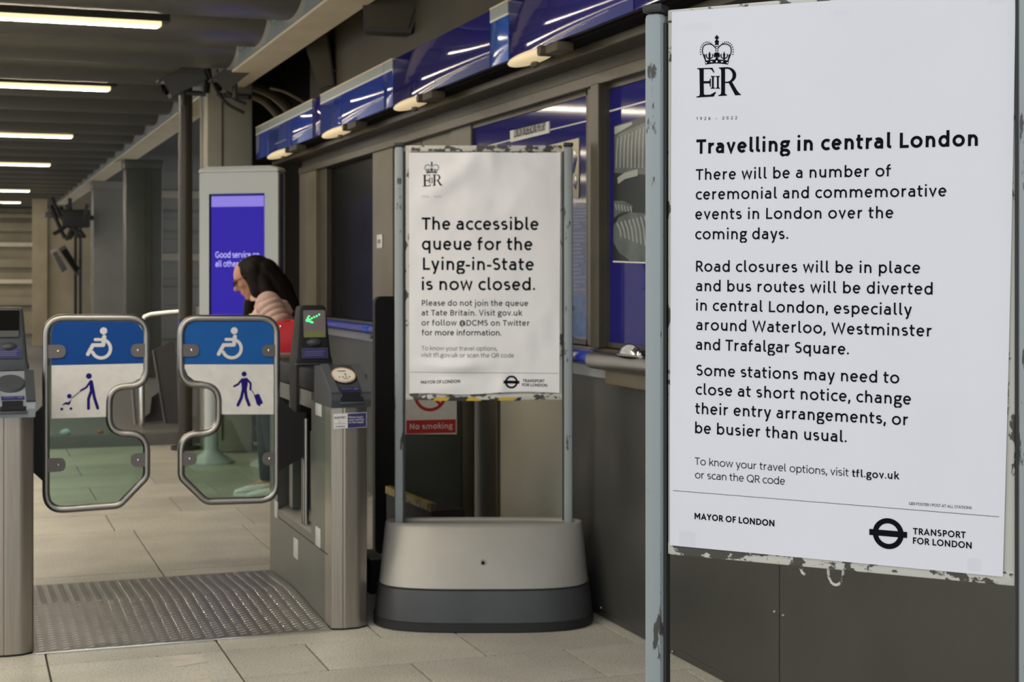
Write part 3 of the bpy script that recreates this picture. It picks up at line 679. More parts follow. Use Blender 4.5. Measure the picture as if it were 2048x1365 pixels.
# ---- blue fascia over the boards, one panel per bay
FX = 2.22; fy = lambda px: yx(px, FX)
t = thing('fascia_sign', 'long blue fascia sign running above the boards and ticket window', 'sign', (FX, 8, 2.36)); L = t.location
O('backing', MB().box(FX+.012, FX+.03, 1.4, 12.2, 2.358, 2.612), 'bronze', t, off=L, smooth=False)
def fpanel(p0, p1, m, band=False, y1=None, y0=12.2):
    a = fy(p0) if p0 else y0; b = fy(p1) if p1 else y1
    o = O('panel', MB().box(FX, FX+.012, b+.004, a-.004, 2.355, 2.61, .002), m, t, off=L)
    if band:
        O('grey_band', MB().box(FX-.002, FX+.004, b+.004, a-.004, 2.562, 2.61), 'fasgrey', o, off=L, smooth=False)
        O('white_line', MB().box(FX-.002, FX+.004, b+.004, a-.004, 2.552, 2.562), 'white', o, off=L, smooth=False)
        O('top_trim', MB().box(FX-.004, FX+.02, b+.004, a-.004, 2.61, 2.618), 'beige', o, off=L, smooth=False)
    return o
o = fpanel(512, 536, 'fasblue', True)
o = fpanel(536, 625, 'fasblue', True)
a = fy(551); b = fy(573); O('small_lettering', MB().box(FX-.002, FX+.002, b, a, 2.412, 2.424), 'paleprint', o, off=L, smooth=False)
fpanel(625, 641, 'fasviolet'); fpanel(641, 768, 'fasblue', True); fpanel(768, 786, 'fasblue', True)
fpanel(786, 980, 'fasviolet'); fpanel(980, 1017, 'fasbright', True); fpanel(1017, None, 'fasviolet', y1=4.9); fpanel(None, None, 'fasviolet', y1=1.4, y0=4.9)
# lamps clipped under the fascia
def under_lamp(label, pa, pb):
    y0, y1 = yx(pb, 2.235), yx(pa, 2.235); y = (y0+y1)/2; t = thing('spot_lamp', label, 'lamp', (2.235, y, 2.335), 0, 'lamps under the blue fascia')
    ln = (y1-y0)
    O('diffuser', MB().ball((0, ln*.12, 0), (.055, ln*.42, .026), 18, 10), 'lampw', t)
    O('end_block', MB().box(-.035, .04, -ln*.50, -ln*.28, -.024, .014, .008), 'brown', t)
    O('knuckle', MB().cyl((-.05, -ln*.24, -.005), (.05, -ln*.24, -.005), .022), 'brown', t); O('knob', MB().ball((0, ln*.05, -.035), (.018, .03, .015), 10, 6), 'brown', t)
under_lamp('cream lamp under the far left end of the blue fascia', 540, 602)
under_lamp('cream lamp under the fascia, second from the far end', 650, 722)
under_lamp('cream lamp under the fascia, third from the far end', 795, 876)
under_lamp('cream lamp under the fascia, nearest, above the white title plate', 1025, 1130)
# ---- speaker boxes above the fascia
def speaker(label, quad, Y, dep, grille=True):
    P = [at(x, y, Y) for x, y in quad]; c = sum(P, Vector())/4; t = thing('speaker', label, 'speaker', c, 0, 'boxes above the fascia')
    nrm = Vector((SA, CA, 0)); P = [p-c for p in P]; B = [p+nrm*dep for p in P]
    sc_ = lambda ps, k_: [p*k_ for p in ps]
    O('cabinet', MB().add(P+B, [(0, 1, 2, 3), (7, 6, 5, 4), (0, 4, 5, 1), (1, 5, 6, 2), (2, 6, 7, 3), (3, 7, 4, 0)]), 'speaker', t, smooth=False)
    Q = [p-nrm*.012 for p in sc_(P, .86)]; O('grille', MB().add(Q+[p+nrm*.02 for p in Q], [(0, 1, 2, 3), (7, 6, 5, 4), (0, 4, 5, 1), (1, 5, 6, 2), (2, 6, 7, 3), (3, 7, 4, 0)]), 'brown' if grille else 'bronze', t, smooth=False)
    O('bracket', MB().tube([nrm*dep, nrm*(dep+.12)+Vector((.1, 0, .02))], .02), 'cable', t)
    return t
speaker('tall grey speaker box tilted above the left part of the fascia', [(602, 66), (655, 62), (672, 178), (640, 186)], 10.4, .16)
speaker('large brown equipment box hanging above the middle of the fascia', [(722, -60), (862, -60), (822, 66), (728, 62)], 8.6, .16)
t = thing('pipe_bracket', 'black pipe clamp bracket beside the large equipment box', 'bracket', at(850, 60, 9.0)); L = t.location
O('strap', MB().tube([at(840, -20, 9)-L, at(846, 40, 9)-L, at(838, 78, 9)-L], .03, 6), 'cable', t)
O('strap', MB().tube([at(846, 40, 9)-L, at(862, 72, 9)-L], .02, 6), 'cable', t)

# ================================================================== SIDE BARRIER BY THE WALL
BY = 7.47
t = thing('side_gate', 'dark side gate between ticket gate and wall with red notice', 'gate', on_y(860, 553, BY)); t.location.z = 0; L = t.location.copy()
xa, xb, xc = on_y(748, HOR, BY).x, on_y(788, HOR, BY).x, WX-.03
mb = MB().prism(fillet([(xa, 0.02), (xb, .02), (xb, 1.319), (xa, 1.319)], [0, 0, 0, .04]), lambda a, b, d: (a, d, b), BY-.02, BY+.03)
O('hinge_post', mb, 'gatedark', t, off=L, smooth=False)
O('panel', MB().box(xb+.002, xc-.06, BY, BY+.02, .06, 1.30, .003), 'greencol', t, off=L)
for x in (xb+.36, ): O('panel_rib', MB().box(x, x+.05, BY-.012, BY, .06, 1.30, .003), 'gatedark', t, off=L)
O('end_post', MB().box(xc-.06, xc+.005, BY-.03, BY+.03, .0, 1.319, .006), 'bronze', t, off=L)
O('bottom_rail', MB().box(xb, xc, BY-.01, BY+.02, .02, .09, .004), 'gatedark', t, off=L)
t = thing('no_smoking_sign', 'white and red no smoking sign on dark side gate below the poster', 'sign', on_y(861, 800, BY-.004)); L = t.location.copy(); YS = BY-.004
def sp(px, py): q = on_y(px, py, YS); return (q.x, q.z)
sf = lambda d: (lambda a, b: (a, YS-d, b))
O('plate', MB().prism([sp(809, 738), (sp(913, 738)[0], sp(809, 738)[1]), (sp(913, 738)[0], sp(913, 869)[1]), sp(809, 869)], lambda a, b, d: (a, YS-d, b), 0, .004), 'white', t, off=L, smooth=False)
O('red_band', MB().prism([sp(812, 841), sp(911, 839), sp(911, 866), sp(812, 868)], lambda a, b, d: (a, YS-d, b), .0035, .005), 'red', t, off=L, smooth=False)
cx, cz = sp(860, 789); r_ = (sp(893, 789)[0]-cx)
mb = strokes([(A_(cx, cz, r_*.9, r_*.9, 0, 360, 40), r_*.19)], sf(.005), False); v_, f_ = ribbon([(cx-r_*.6, cz+r_*.6), (cx+r_*.6, cz-r_*.6)], r_*.17); mb.add([sf(.0056)(*p) for p in v_], f_)
O('red_ring', mb, 'red', t, off=L, smooth=False, clean=False)
O('cigarette', strokes([([(cx-r_*.5, cz), (cx+r_*.45, cz)], r_*.16)], sf(.0045), False), 'ink', t, off=L, smooth=False, clean=False)
O('lettering', text_mesh('No smoking', sp(819, 859), sp(904, 857), .028, .17, sf(.006)), 'white', t, off=L, smooth=False, clean=False)
a = at(741, 1190, 6.80); b = at(772, 1190, 6.80)
t = thing('floor_box', 'small black floor box between the right gate and the middle stand', 'box', ((a.x+b.x)/2, a.y, 0)); L = t.location.copy()
O('body', MB().box(a.x, b.x, a.y, a.y+.22, 0, .15, .006), 'gatedark', t, off=L)
O('lid', MB().box(a.x-.004, b.x+.004, a.y-.004, a.y+.224, .15, .162, .004), 'gatebody', t, off=L)
O('cable_stub', MB().tube([(b.x-.02, a.y-.002, .05), (b.x-.01, a.y-.03, .03), (b.x, a.y-.05, .012)], .008, 8), 'cable', t, off=L)
# low dark step box with a yellow edge standing before the side gate
zb = .385
P1 = at(773, 974, (CH-zb)*FPX/(974-HOR)); P2 = at(863, 1010, (CH-zb)*FPX/(1010-HOR)); dv = (P2-P1).normalized(); nv = Vector((-dv.y, dv.x, 0)); nv = nv if nv.x > 0 else -nv
t = thing('step_box', 'low black box with worn yellow edge behind the freestanding notice', 'box', (P1.x, P1.y, 0)); L = t.location.copy()
foot = [P1, P2, P2+nv*.16, P1+nv*.16]
O('body', MB().add([(p.x, p.y, z) for z in (0, zb-.03) for p in foot], [(0, 1, 2, 3), (7, 6, 5, 4), (0, 4, 5, 1), (1, 5, 6, 2), (2, 6, 7, 3), (3, 7, 4, 0)]), 'gatedark', t, off=L, smooth=False)
foot2 = [P1-nv*.006, P2-nv*.006, P2+nv*.022, P1+nv*.022]
O('yellow_edge', MB().add([(p.x, p.y, z) for z in (zb-.032, zb+.004) for p in foot2], [(0, 1, 2, 3), (7, 6, 5, 4), (0, 4, 5, 1), (1, 5, 6, 2), (2, 6, 7, 3), (3, 7, 4, 0)]), chipped('worn yellow', (.26, .20, .012), (.05, .045, .02), .84, 18), t, off=L, smooth=False)

# ================================================================== TICKET GATES
GY = 5.98
PY = 6.575                                            # plane of the paddles
def pp(px, py, Y=PY): q = on_y(px, py, Y); return (q.x, q.z)
def gate(xi, xo, right):
    sgn = 1 if xo > xi else -1; x0, x1 = min(xi, xo), max(xi, xo)
    t = thing('ticket_gate', 'right hand wide ticket gate with lit green arrow and cream card reader' if right else 'left hand wide ticket gate cut by the left picture edge', 'ticket gate', ((x0+x1)/2, GY, 0), 0, 'ticket gates of the wide aisle'); L = t.location.copy()
    P = lambda nm, mb, m, par=t, label=None, smooth=True, **k_: O(nm, mb, m, par, label, smooth, off=L, **k_)
    body = MB()
    if right:
        d = .085
        body.box(xi+d, xo, 6.10, 7.28, .0, .93).box(xi, xo, 6.10, 6.36, .0, .895).box(xi, xi+d+.002, 6.36, 7.10, 0, .33).box(xi, xo, 7.10, 7.28, 0, .93)
        body.box(xi, xi+d+.002, 6.36, 7.10, .86, .93)
        body.add([(xi, 6.36, .33), (xi, 7.10, .33), (xi+d, 7.10, .37), (xi+d, 6.36, .37)], [(0, 1, 2, 3)])
    else: body.box(x0, x1, 6.10, 7.28, 0, .93, .004)
    P('body', body, 'gatebody', smooth=False)
    if right:
        P('recess_back', MB().box(xi+.078, xi+.0845, 6.38, 6.68, .36, .86).box(xi+.078, xi+.0845, 6.78, 6.90, .36, .86), 'gatedark', smooth=False)
        P('recess_rib', MB().box(xi+.03, xi+.08, 6.90, 6.97, .36, .86), 'gatebody', smooth=False); P('recess_rib', MB().box(xi+.03, xi+.08, 6.38, 6.40, .36, .86), 'gatebody', smooth=False)
        seamm = MB().box(xi-.001, xi+.002, 6.05, 7.12, .292, .296); P('panel_seam', seamm, 'gatedark', smooth=False)
        for px0, py0, px1, py1 in ((632, 793, 643, 832), (550, 1003, 556, 1036), (632, 1056, 641, 1094), (588, 1078, 596, 1117)):
            a = on_x(px0, py0, xi); b = on_x(px1, py1, xi)
            P('reflector', MB().box(xi-.003, xi+.001, a.y, b.y, on_x((px0+px1)/2, py0, xi).z, on_x((px0+px1)/2, py1, xi).z, .0008), 'reflect')
        for dy in (-.02, .022): P('pivot_rail', MB().cyl((xi+.02, PY+dy, .338), (xi+.02, PY+dy, .80), .012, n=12), 'steel')
        P('side_cover', MB().box(xo+.002, xo+.085, 6.55, 7.25, .0, .965, .008), 'gatebody', label='grey side cover')
        P('side_cover', MB().box(xo+.09, xo+.19, 6.75, 7.25, .0, .975, .008), 'gatebody', label='grey side cover')
    # front pillar: rounded brushed steel with a groove
    w = x1-x0
    pts = fillet([(x0, GY+.14), (x0, GY+.016), (x0+w*.29, GY+.001), (x0+w*.31, GY+.0035), (x0+w*.36, GY), (x0+w*.72, GY+.003), (x1, GY+.030), (x1, GY+.14)], [0, .006, .004, 0, .004, .05, .02, 0], 8)
    P('front_pillar', MB().prism(pts, lambda a, b, d: (a, b, d), .008, .895), 'brushed')
    P('plinth', MB().prism([(a*.97+(x0+x1)/2*.03, b+.004) for a, b in pts], lambda a, b, d: (a, b, d), 0, .008), 'gatedark')
    P('top_cap', MB().box(x0-.004, x1+.004, 6.29, 7.29, .931, 1.028, .014), 'gatedark')
    # card reader: sloping top, rounded disc, ticket slot
    yA, zA, yB, zB = GY-.01, .947, 6.17, 1.052
    prof = [(yA, .893), (yA-.006, .925), (yA, zA), (yB, zB), (6.285, zB-.004), (6.29, .893)]
    hs = P('card_reader', MB().prism(prof, lambda a, b, d: (d, a, b), x0-.004, x1+.004), 'gategrey' if right else 'gatelight', smooth=False)
    th = atan2(zB-zA, yB-yA); nx = (-sin(th), cos(th))
    def top(x, s_, d): return (x, yA+(yB-yA)*s_+nx[0]*d, zA+(zB-zA)*s_+nx[1]*d)
    for xa_, xb_ in ((x0-.006, x0+.028), (x1-.028, x1+.006)):
        q = MB().add([top(x, s_, d) for d in (0, .009) for x, s_ in ((xa_, .02), (xb_, .02), (xb_, .99), (xa_, .99))], [(3, 2, 1, 0), (4, 5, 6, 7), (0, 1, 5, 4), (1, 2, 6, 5), (2, 3, 7, 6), (3, 0, 4, 7)])
        P('side_ridge', q, 'gateridge' if right else 'gategrey', hs, smooth=False)
    cx = (x0+x1)/2-.004; Lt = hypot(yB-yA, zB-zA)
    def dsk(r, d0, d1, n=32):
        return MB().rings([[top(cx+r_*cos(2*pi*j/n), .60+r_*1.12*sin(2*pi*j/n)/Lt, d) for j in range(n)] for r_, d in ((r, d0), (r, d1), (r*.97, d1+.002))])
    P('disc_rim', dsk(.055, 0, .004), 'gatedark' if right else 'gategrey', hs)
    P('reader_disc', dsk(.050, .004, .008), 'disc' if right else 'gategrey', hs)
    if right:
        mk = flat([[(cx+.050*1.0*cos(a), .60+.05*1.12*sin(a)/Lt) for a in [2*pi*i/32 for i in range(32)]]], lambda a, b: top(a, b, .0085))
        rg = MB(); v_, f_ = ribbon([(cx+.0475*cos(2*pi*i/40), .0475*sin(2*pi*i/40)) for i in range(41)], .004)
        rg.add([top(a, .60+b*1.12/Lt, .0108) for a, b in v_], f_); P('orange_ring', rg, mat('orange ring', (.62, .33, .12), .5), hs, smooth=False, clean=False)
        for i, m_ in enumerate(('railblue', 'gatedark', 'litterred', 'gategrey')):
            P('card_mark', flat([disc(cx-.021+.014*i, .0, .0038, 10)], lambda a, b: top(a, .60+(b-.018)*1.12/Lt, .011)), m_, hs, smooth=False, clean=False)
        P('disc_mark', strokes([(A_(cx+.002, 0, .006, .006, -60, 60, 6), .002), (A_(cx-.001, 0, .011, .011, -55, 55, 6), .002), ([(cx-.018, .024), (cx+.012, .024)], .005), ([(cx-.006, -.030), (cx+.014, -.030)], .004)], lambda a, b: top(a, .60+b*1.12/Lt, .011)), 'gategrey', hs, smooth=False, clean=False)
    bp = MB().add([top(x, s_, d) for d in (0, .003) for x, s_ in ((x0+.038, .10), (x1-.034, .10), (x1-.034, .20), (x0+.038, .20))], [(3, 2, 1, 0), (4, 5, 6, 7), (0, 1, 5, 4), (1, 2, 6, 5), (2, 3, 7, 6), (3, 0, 4, 7)])
    P('blue_label', bp, 'plateblue', hs, smooth=False)
    P('label_print', flat([[(x0+.045, .14), (x0+.085, .14), (x0+.085, .165), (x0+.045, .165)], [(x1-.058, .125), (x1-.040, .125), (x1-.040, .175), (x1-.058, .175)]], lambda a, b: top(a, b, .0036)), 'paleprint', hs, smooth=False)
    P('ticket_slot', MB().box(x0+.032, x1-.028, yA-.008, yA+.03, .918, .936, .003).box(x0+.04, x1-.04, yA-.007, yA+.02, .936, .956), 'gatedark', hs, smooth=False)
    P('slot_lip', MB().box(x0+.028, x1-.024, yA-.012, yA+.01, .907, .918, .003), 'gategrey', hs)
    # instruction plate under the reader
    if right:
        f_ = lambda a, b, d: (a, GY-d, b)
        a = pp(667, 828, GY); b = pp(733, 856, GY); m = pp(695, 828, GY)
        P('instruction_plate', MB().prism([(a[0], a[1]), (b[0], a[1]+.002), (b[0], b[1]+.002), (a[0], b[1])], f_, 0, .003), 'white')
        pl = t.children[-1]
        P('blue_half', MB().prism([(m[0], a[1]-.002), (b[0]-.002, a[1]), (b[0]-.002, b[1]+.004), (m[0], b[1]+.002)], f_, .0028, .004), 'plateblue', pl, smooth=False)
        g_ = lambda x, z: (x, GY-.0046, z)
        P('lettering', text_mesh('oyster', pp(668.5, 838, GY), pp(691, 837, GY), .010, .2, g_), 'ink3', pl, smooth=False, clean=False)
        for i, s_ in enumerate(('Please touch', 'your card flat', 'on the reader')):
            P('lettering', text_mesh(s_, pp(697, 836.5+5.2*i, GY), pp(727-2*(i == 0), 836+5.2*i, GY), .0072, .15, g_), 'white', pl, smooth=False, clean=False)
        P('plate_marks', strokes([([pp(669, 848, GY), pp(691, 847.5, GY)], .0012), ([pp(671, 853.5, GY), pp(689, 853, GY)], .003)]+[(A_(*pp(680, 843.5, GY), .004, .005, 120, 240, 6), .0015)], g_), 'ink2', pl, smooth=False, clean=False)
    # display head
    DY = 6.60
    if right: c_ = on_y(629, HOR, DY).x
    else: c_ = on_y(17, HOR, DY).x
    rs = []
    for z, wl_, wr_, dp, yo in ((.735, .045, .02, .10, .06), (.80, .075, .05, .15, .02), (.90, .080, .075, .17, .0), (1.02, .080, .080, .18, -.004), (1.05, .080, .082, .18, -.004), (1.07, .074, .076, .17, 0), (1.16, .066, .068, .15, .01), (1.265, .060, .060, .12, .02), (1.284, .056, .057, .11, .024), (1.291, .045, .048, .09, .03)):
        rs.append([(c_+x, DY+yo+y, z) for x, y in fillet([(-wl_, 0), (wr_, 0), (wr_, dp), (-wl_, dp)], .018, 4)])
    dh = P('display_head', MB().rings([[tuple(v) for v in r] for r in rs]), 'gatedark' if right else 'gategrey')
    # the front of the head leans back; y of the face at height z
    fyz = lambda z: DY+(.0 if z < 1.06 else (z-1.06)/.205*.02)
    face = lambda d: (lambda a, b: (a, fyz(b)-d, b))
    def fq(px0, py0, px1, py1): a = pp(px0, py0, DY+.01); b = pp(px1, py1, DY+.01); return [(a[0], a[1]), (b[0], a[1]), (b[0], b[1]), (a[0], b[1])]
    sh_ = (629-17) if not right else 0
    fr = fillet(fq(607-sh_, 621, 651-sh_, 675), .006, 3)
    P('screen', MB().prism([tuple(p) for p in fr], lambda a, b, d: face(d)(a, b), .002, .006), 'lcd' if right else 'darkglass', dh, smooth=False)
    P('olive_band', MB().prism(fq(608.5-sh_, 662, 649.5-sh_, 674), lambda a, b, d: face(d)(a, b), .005, .007), 'olive' if right else 'greencol', dh, smooth=False)
    P('dome', MB().ball(face(-.012)(c_, 1.128), (.038, .030, .022), 16, 8), 'gategrey', dh)
    P('shoulder_line', MB().box(c_-.081, c_+.083, DY-.008, DY+.03, 1.032, 1.037, .001), 'gategrey', dh)
    P('name_plate', MB().prism(fq(603-sh_, 697, 654-sh_, 716), lambda a, b, d: face(d)(a, b), .004, .008), 'paleprint', dh, smooth=False)
    P('name_plate_face', MB().prism(fq(604-sh_, 698, 653-sh_, 715), lambda a, b, d: face(d)(a, b), .0075, .009), 'plateblue', dh, smooth=False)
    P('plate_print', flat([fq(607-sh_, 702, 648-sh_, 703.5), fq(607-sh_, 706, 644-sh_, 707.5), fq(607-sh_, 710, 646-sh_, 711.5)], face(.0096)), 'paleprint', dh, smooth=False)
    if right:
        dots = [(221, 135), (198, 148), (175, 158), (154, 168), (136, 180), (127, 150), (116, 165), (106, 184), (108, 192), (122, 193), (128, 182), (140, 200), (158, 206), (120, 176), (150, 203)]
        P('arrow_lights', flat([disc(*pp(590+x*.2197, 600+y*.2197, DY+.01), .0036, 10) for x, y in dots], face(.0075)), 'led', dh, label='lit green arrow of dots', smooth=False)
    # ---- paddle: bent steel tube with glass, films, clips, pictograms
    if right:
        oc = [(362, 637), (553, 637), (553, 1000), (412, 1004), (362, 955), (362, 868), (437, 868), (437, 770), (362, 770)]
        rad = [.075, .075, .075, .06, .05, .075, .075, .075, .075]
        blue = [(369, 664), (375, 648), (390, 643.5), (528, 643.5), (541, 649), (546.5, 662), (546.5, 729), (369, 729)]
        wht = [(369, 729.3), (546.5, 729.3), (546.5, 829), (443.5, 829), (443, 800), (437, 781), (424, 768), (405, 763), (388, 761), (375, 751), (369, 737)]
        clips = [(1, 362, 397, 689, 713), (-1, 523, 552, 690, 713), (1, 362, 393, 905, 930), (-1, 524, 552, 905, 930)]
        brk = [(553, 790), (589, 825), (612, 826), (612, 911), (553, 944)]
        org = (360, 640)
    else:
        oc = [(92, 636), (293, 636), (293, 773), (218, 773), (218, 868), (293, 868), (293, 954), (238, 1011), (92, 1022)]
        rad = [.075, .075, .075, .075, .075, .075, .05, .05, .075]
        blue = [(103, 664), (108, 650), (120, 643.5), (264, 644), (278, 650), (286, 664), (286, 727), (103, 731)]
        wht = [(103, 731.3), (286, 727.3), (286, 742), (279, 757), (265, 765), (245, 768), (229, 776), (217, 790), (212, 808), (211, 834), (103, 837.5)]
        clips = [(1, 92, 131, 690, 716), (-1, 261, 293, 688, 714), (1, 92, 131, 917, 943), (-1, 261, 293, 907, 933)]
        brk = [(92, 805), (66, 832), (66, 945), (92, 968)]
        org = (90, 640)
    oc = [pp(*p) for p in oc]; path = [(p.x, PY, p.y) for p in fillet(oc, rad, 9)]
    pd = P('paddle', MB().tube(path, .0152, 14, loop=True), 'steel', label='bent steel tube gate leaf with blue wheelchair film')
    inner = [(p.x, p.y) for p in fillet(oc, rad, 9)]
    P('glass_pane', MB().prism(inner, lambda a, b, d: (a, d, b), PY-.004, PY+.004), 'glass', pd, smooth=False)
    F_ = lambda a, b, d: (a, PY-d, b)
    P('blue_film', MB().prism([pp(*p) for p in blue], F_, .0045, .0065), 'blue_lit' if right else 'blue', pd, smooth=False)
    P('white_film', MB().prism([pp(*p) for p in wht], F_, .0045, .0065), 'white', pd, smooth=False)
    for sg, ax, bx, ay, by in clips:
        a = pp(ax, ay); b = pp(bx, by); r = (a[1]-b[1])/2-.0005
        shp = fillet([(a[0], b[1]), (b[0], b[1]), (b[0], a[1]), (a[0], a[1])], [0, r, r, 0] if sg > 0 else [r, 0, 0, r], 6)
        cl = P('clip', MB().prism([(p.x, p.y) for p in shp], F_, .0068, .013), 'clipsteel', pd, smooth=False)
        xr = b[0]-r*1.0 if sg > 0 else a[0]+r*1.0
        O('screw', MB().ball((xr, PY-.013, (a[1]+b[1])/2), (.0055, .003, .0055), 10, 6), 'chrome', cl, off=L) if False else None
    scw = MB()
    for sg, ax, bx, ay, by in clips:
        a = pp(ax, ay); b = pp(bx, by); scw.ball(((b[0]-.03) if sg > 0 else (a[0]+.03), PY-.0135, (a[1]+b[1])/2), (.0055, .003, .0055), 10, 6)
    P('clip_screws', scw, 'chrome', pd)
    P('hinge_bracket', MB().prism([pp(*p) for p in brk], lambda a, b, d: (a, d, b), PY-.012, PY+.018), 'gatedark', pd, smooth=False)
    G = lambda x, y: pp(org[0]+x*.1612, org[1]+y*.1612); g = lambda a, b: (a, PY-.0072, b); sc = .1612*6.7/FPX
    ox, oy = (0, 0) if right else (55, 2)
    wc = [([G(678+ox, 208+oy), G(665+ox, 308+oy)], 48*sc), ([G(567+ox, 243+oy), G(655+ox, 243+oy)], 36*sc), ([G(665+ox, 310+oy), G(537+ox, 312+oy), G(475+ox, 424+oy)], 44*sc),
          ([G(640+ox+115*cos(radians(q)), 356+oy+115*sin(radians(q))) for q in range(-58, 164, 8)], 38*sc)]
    mb = strokes(wc, g, True, (0, -.00015, 0)); mb.add([g(a, b) for a, b in disc(*G(670+ox, 135+oy), 42*sc, 24)], [tuple(range(24))])
    P('wheelchair_pictogram', mb, 'picto', pd, smooth=False, clean=False)
    if right:
        ms = strokes([([G(762, 745), G(716, 800), G(668, 824)], 26*sc), ([G(828, 740), G(872, 788), G(869, 864)], 26*sc), ([G(778, 870), G(755, 970), G(714, 1056)], 36*sc), ([G(805, 870), G(820, 970), G(853, 1056)], 36*sc), ([G(886, 875), G(934, 960)], 8*sc)], g, True, (0, -.00015, 0))
        polys = [[(752, 728), (832, 718), (838, 790), (822, 888), (765, 888), (757, 790)], [(914, 936), (968, 916), (980, 922), (1026, 1030), (1018, 1042), (952, 1058)]]
        balls = [(792, 672, 31), (980, 1056, 15)]
        nm = 'suitcase_pictogram'
    else:
        ms = strokes([([G(556, 770), G(512, 838), G(444, 876)], 24*sc), ([G(572, 880), G(538, 980), G(537, 1098)], 34*sc), ([G(594, 880), G(612, 970), G(652, 1094)], 34*sc), ([G(436, 884), G(328, 972)], 8*sc)], g, True, (0, -.00015, 0))
        polys = [[(548, 756), (568, 744), (592, 756), (616, 888), (556, 900), (550, 840)], [(328, 975), (312, 1040), (290, 1058), (250, 1048), (222, 1064), (214, 1052), (250, 1022), (288, 1022), (312, 1000)]]
        balls = [(543, 698, 34), (300, 947, 27), (207, 1107, 17), (320, 1102, 17)]
        nm = 'pushchair_pictogram'
    for p in polys: ms.add([g(*G(*q)) for q in p], [tuple(range(len(p)))])
    for x, y, r in balls: ms.add([g(a, b) for a, b in disc(*G(x, y), r*sc, 18)], [tuple(range(18))])
    P(nm, ms, 'navy', pd, smooth=False, clean=False)
    return t
gate(1.389, 1.543, True)
gate(.252, .098, False)
# ---- chequer plate ramp between the gates
PXA, PXB = .256, 1.386
t = thing('floor_plate', 'ribbed metal floor plate forming a low ramp between the ticket gates', 'ramp', ((PXA+PXB)/2, GY, 0)); L = t.location.copy()
prof = [(GY, 0), (GY, .006), (6.735, .034), (7.28, .010), (7.28, 0)]
O('plate', MB().prism(prof, lambda a, b, d: (d, a, b), PXA, PXB), 'plate', t, off=L, smooth=False)
O('front_edge', MB().box(PXA, PXB, GY-.004, GY+.004, .0005, .0078, .001), 'chrome', t, off=L)
zpl = lambda y: .006+.028*(y-GY)/(6.735-GY) if y < 6.735 else .034-.024*(y-6.735)/(.545)
mb = MB(); nxs = 25
for i in range(nxs):
    x = PXA+.025+(PXB-PXA-.05)*i/(nxs-1)
    y = GY+.03+(.015 if i % 2 else 0)
    while y < 7.26:
        for q in (0,):
            a0 = Vector((x-.015, y-.008, 0)); a1 = Vector((x+.015, y+.008, 0)); d = (a1-a0).normalized(); s_ = Vector((-d.y, d.x, 0))*.0045
            B = [a0-s_*.4, a0+s_*.4, (a0+a1)/2+s_, a1+s_*.4, a1-s_*.4, (a0+a1)/2-s_]
            o_ = len(mb.v); mb.v += [(p.x, p.y, zpl(p.y)-.0005) for p in B]+[((p.x-x)*.7+x, (p.y-y)*.7+y, zpl(p.y)+.0022) for p in B]
            mb.f += [tuple(o_+6+j for j in (0, 5, 4, 3, 2, 1))]+[(o_+j, o_+6+j, o_+6+(j+1) % 6, o_+(j+1) % 6) for j in range(6)]
        y += .034
O('tread_lozenges', mb, 'plate_hi', t, off=L, smooth=False, kind='stuff', clean=False)

# ================================================================== POSTER STANDS
def stand(label, org, rz, hw, zt, zb, hooks):
    """freestanding poster frame: hw half width of the frame, zt / zb its top and bottom"""
    t = thing('poster_stand', label, 'sign stand', org, rz, 'freestanding poster stands')
    def ringz(z, a, b, n=56, ex=3.3):
        r = []
        for j in range(n):
            q = 2*pi*j/n; c, s_ = cos(q), sin(q)
            r.append((a*abs(c)**(2/ex)*(1 if c >= 0 else -1), b*abs(s_)**(2/ex)*(1 if s_ >= 0 else -1), z))
        return r
    O('rubber_foot', MB().rings([ringz(0, .448, .300), ringz(.004, .456, .308), ringz(.036, .456, .306), ringz(.038, .45, .30)]), 'rubber', t)
    O('skirt', MB().rings([ringz(.038, .450, .300), ringz(.10, .446, .283), ringz(.158, .438, .262)]), 'baseskirt', t)
    O('base_shell', MB().rings([ringz(.161, .430, .254), ringz(.166, .433, .258), ringz(.26, .424, .195), ringz(.385, .412, .105), ringz(.397, .409, .094), ringz(.400, .400, .085), ringz(.396, .394, .078), ringz(.388, .388, .072)]), 'basesilver', t)
    c = .26; yl = -.192
    lk = MB().cyl((0, yl-.010, c), (0, yl+.03, c), .011, n=18); O('lock_rim', lk, 'steel', t)
    O('lock_slot', MB().cyl((0, yl-.0125, c), (0, yl, c), .007, n=14), 'ink', t)
    for sx in (-1, 1):
        x0 = sx*(hw+.007); x1 = sx*(hw+.044)
        p = O('post', MB().box(x0, x1, -.020, .020, .385, zt, .011), 'postpaint', t)
        O('post_groove', MB().box(x0-sx*.006, x0+sx*.003, -.008, .012, .40, zt-.02), 'hblack', p, smooth=False)
        O('post_cap', MB().box(x0-sx*.002, x1+sx*.002, -.022, .022, zt, zt+.016, .004), 'capblack', p)
    O('backing_board', MB().box(-hw+.004, hw-.004, .004, .016, zb+.01, zt-.02), 'framepaint', t, smooth=False)
    rw = .026
    O('frame_rail', MB().box(-hw, hw, -.004, .020, zt+.005-rw, zt+.005, .003), 'framelow', t)
    O('frame_rail', MB().box(-hw, hw, -.004, .020, zb, zb+rw, .003), 'framelow', t)
    for sx in (-1, 1): O('frame_rail', MB().box(sx*hw, sx*(hw-rw*.9), -.003, .020, zb+.004, zt+.001, .003), 'framepaint', t)
    return t
class Plane:
    def __init__(s, org, rz): s.o = Vector(org); s.x = Vector((cos(rz), sin(rz), 0)); s.n = Vector((sin(rz), -cos(rz), 0)); s.c = s.n.dot(s.o); s.rz = rz
    def px(s, px, py):
        d = ray(px, py); k_ = (s.c-s.n.dot(C0))/s.n.dot(d); p = C0+d*k_-s.o
        return (p.dot(s.x), p.z)
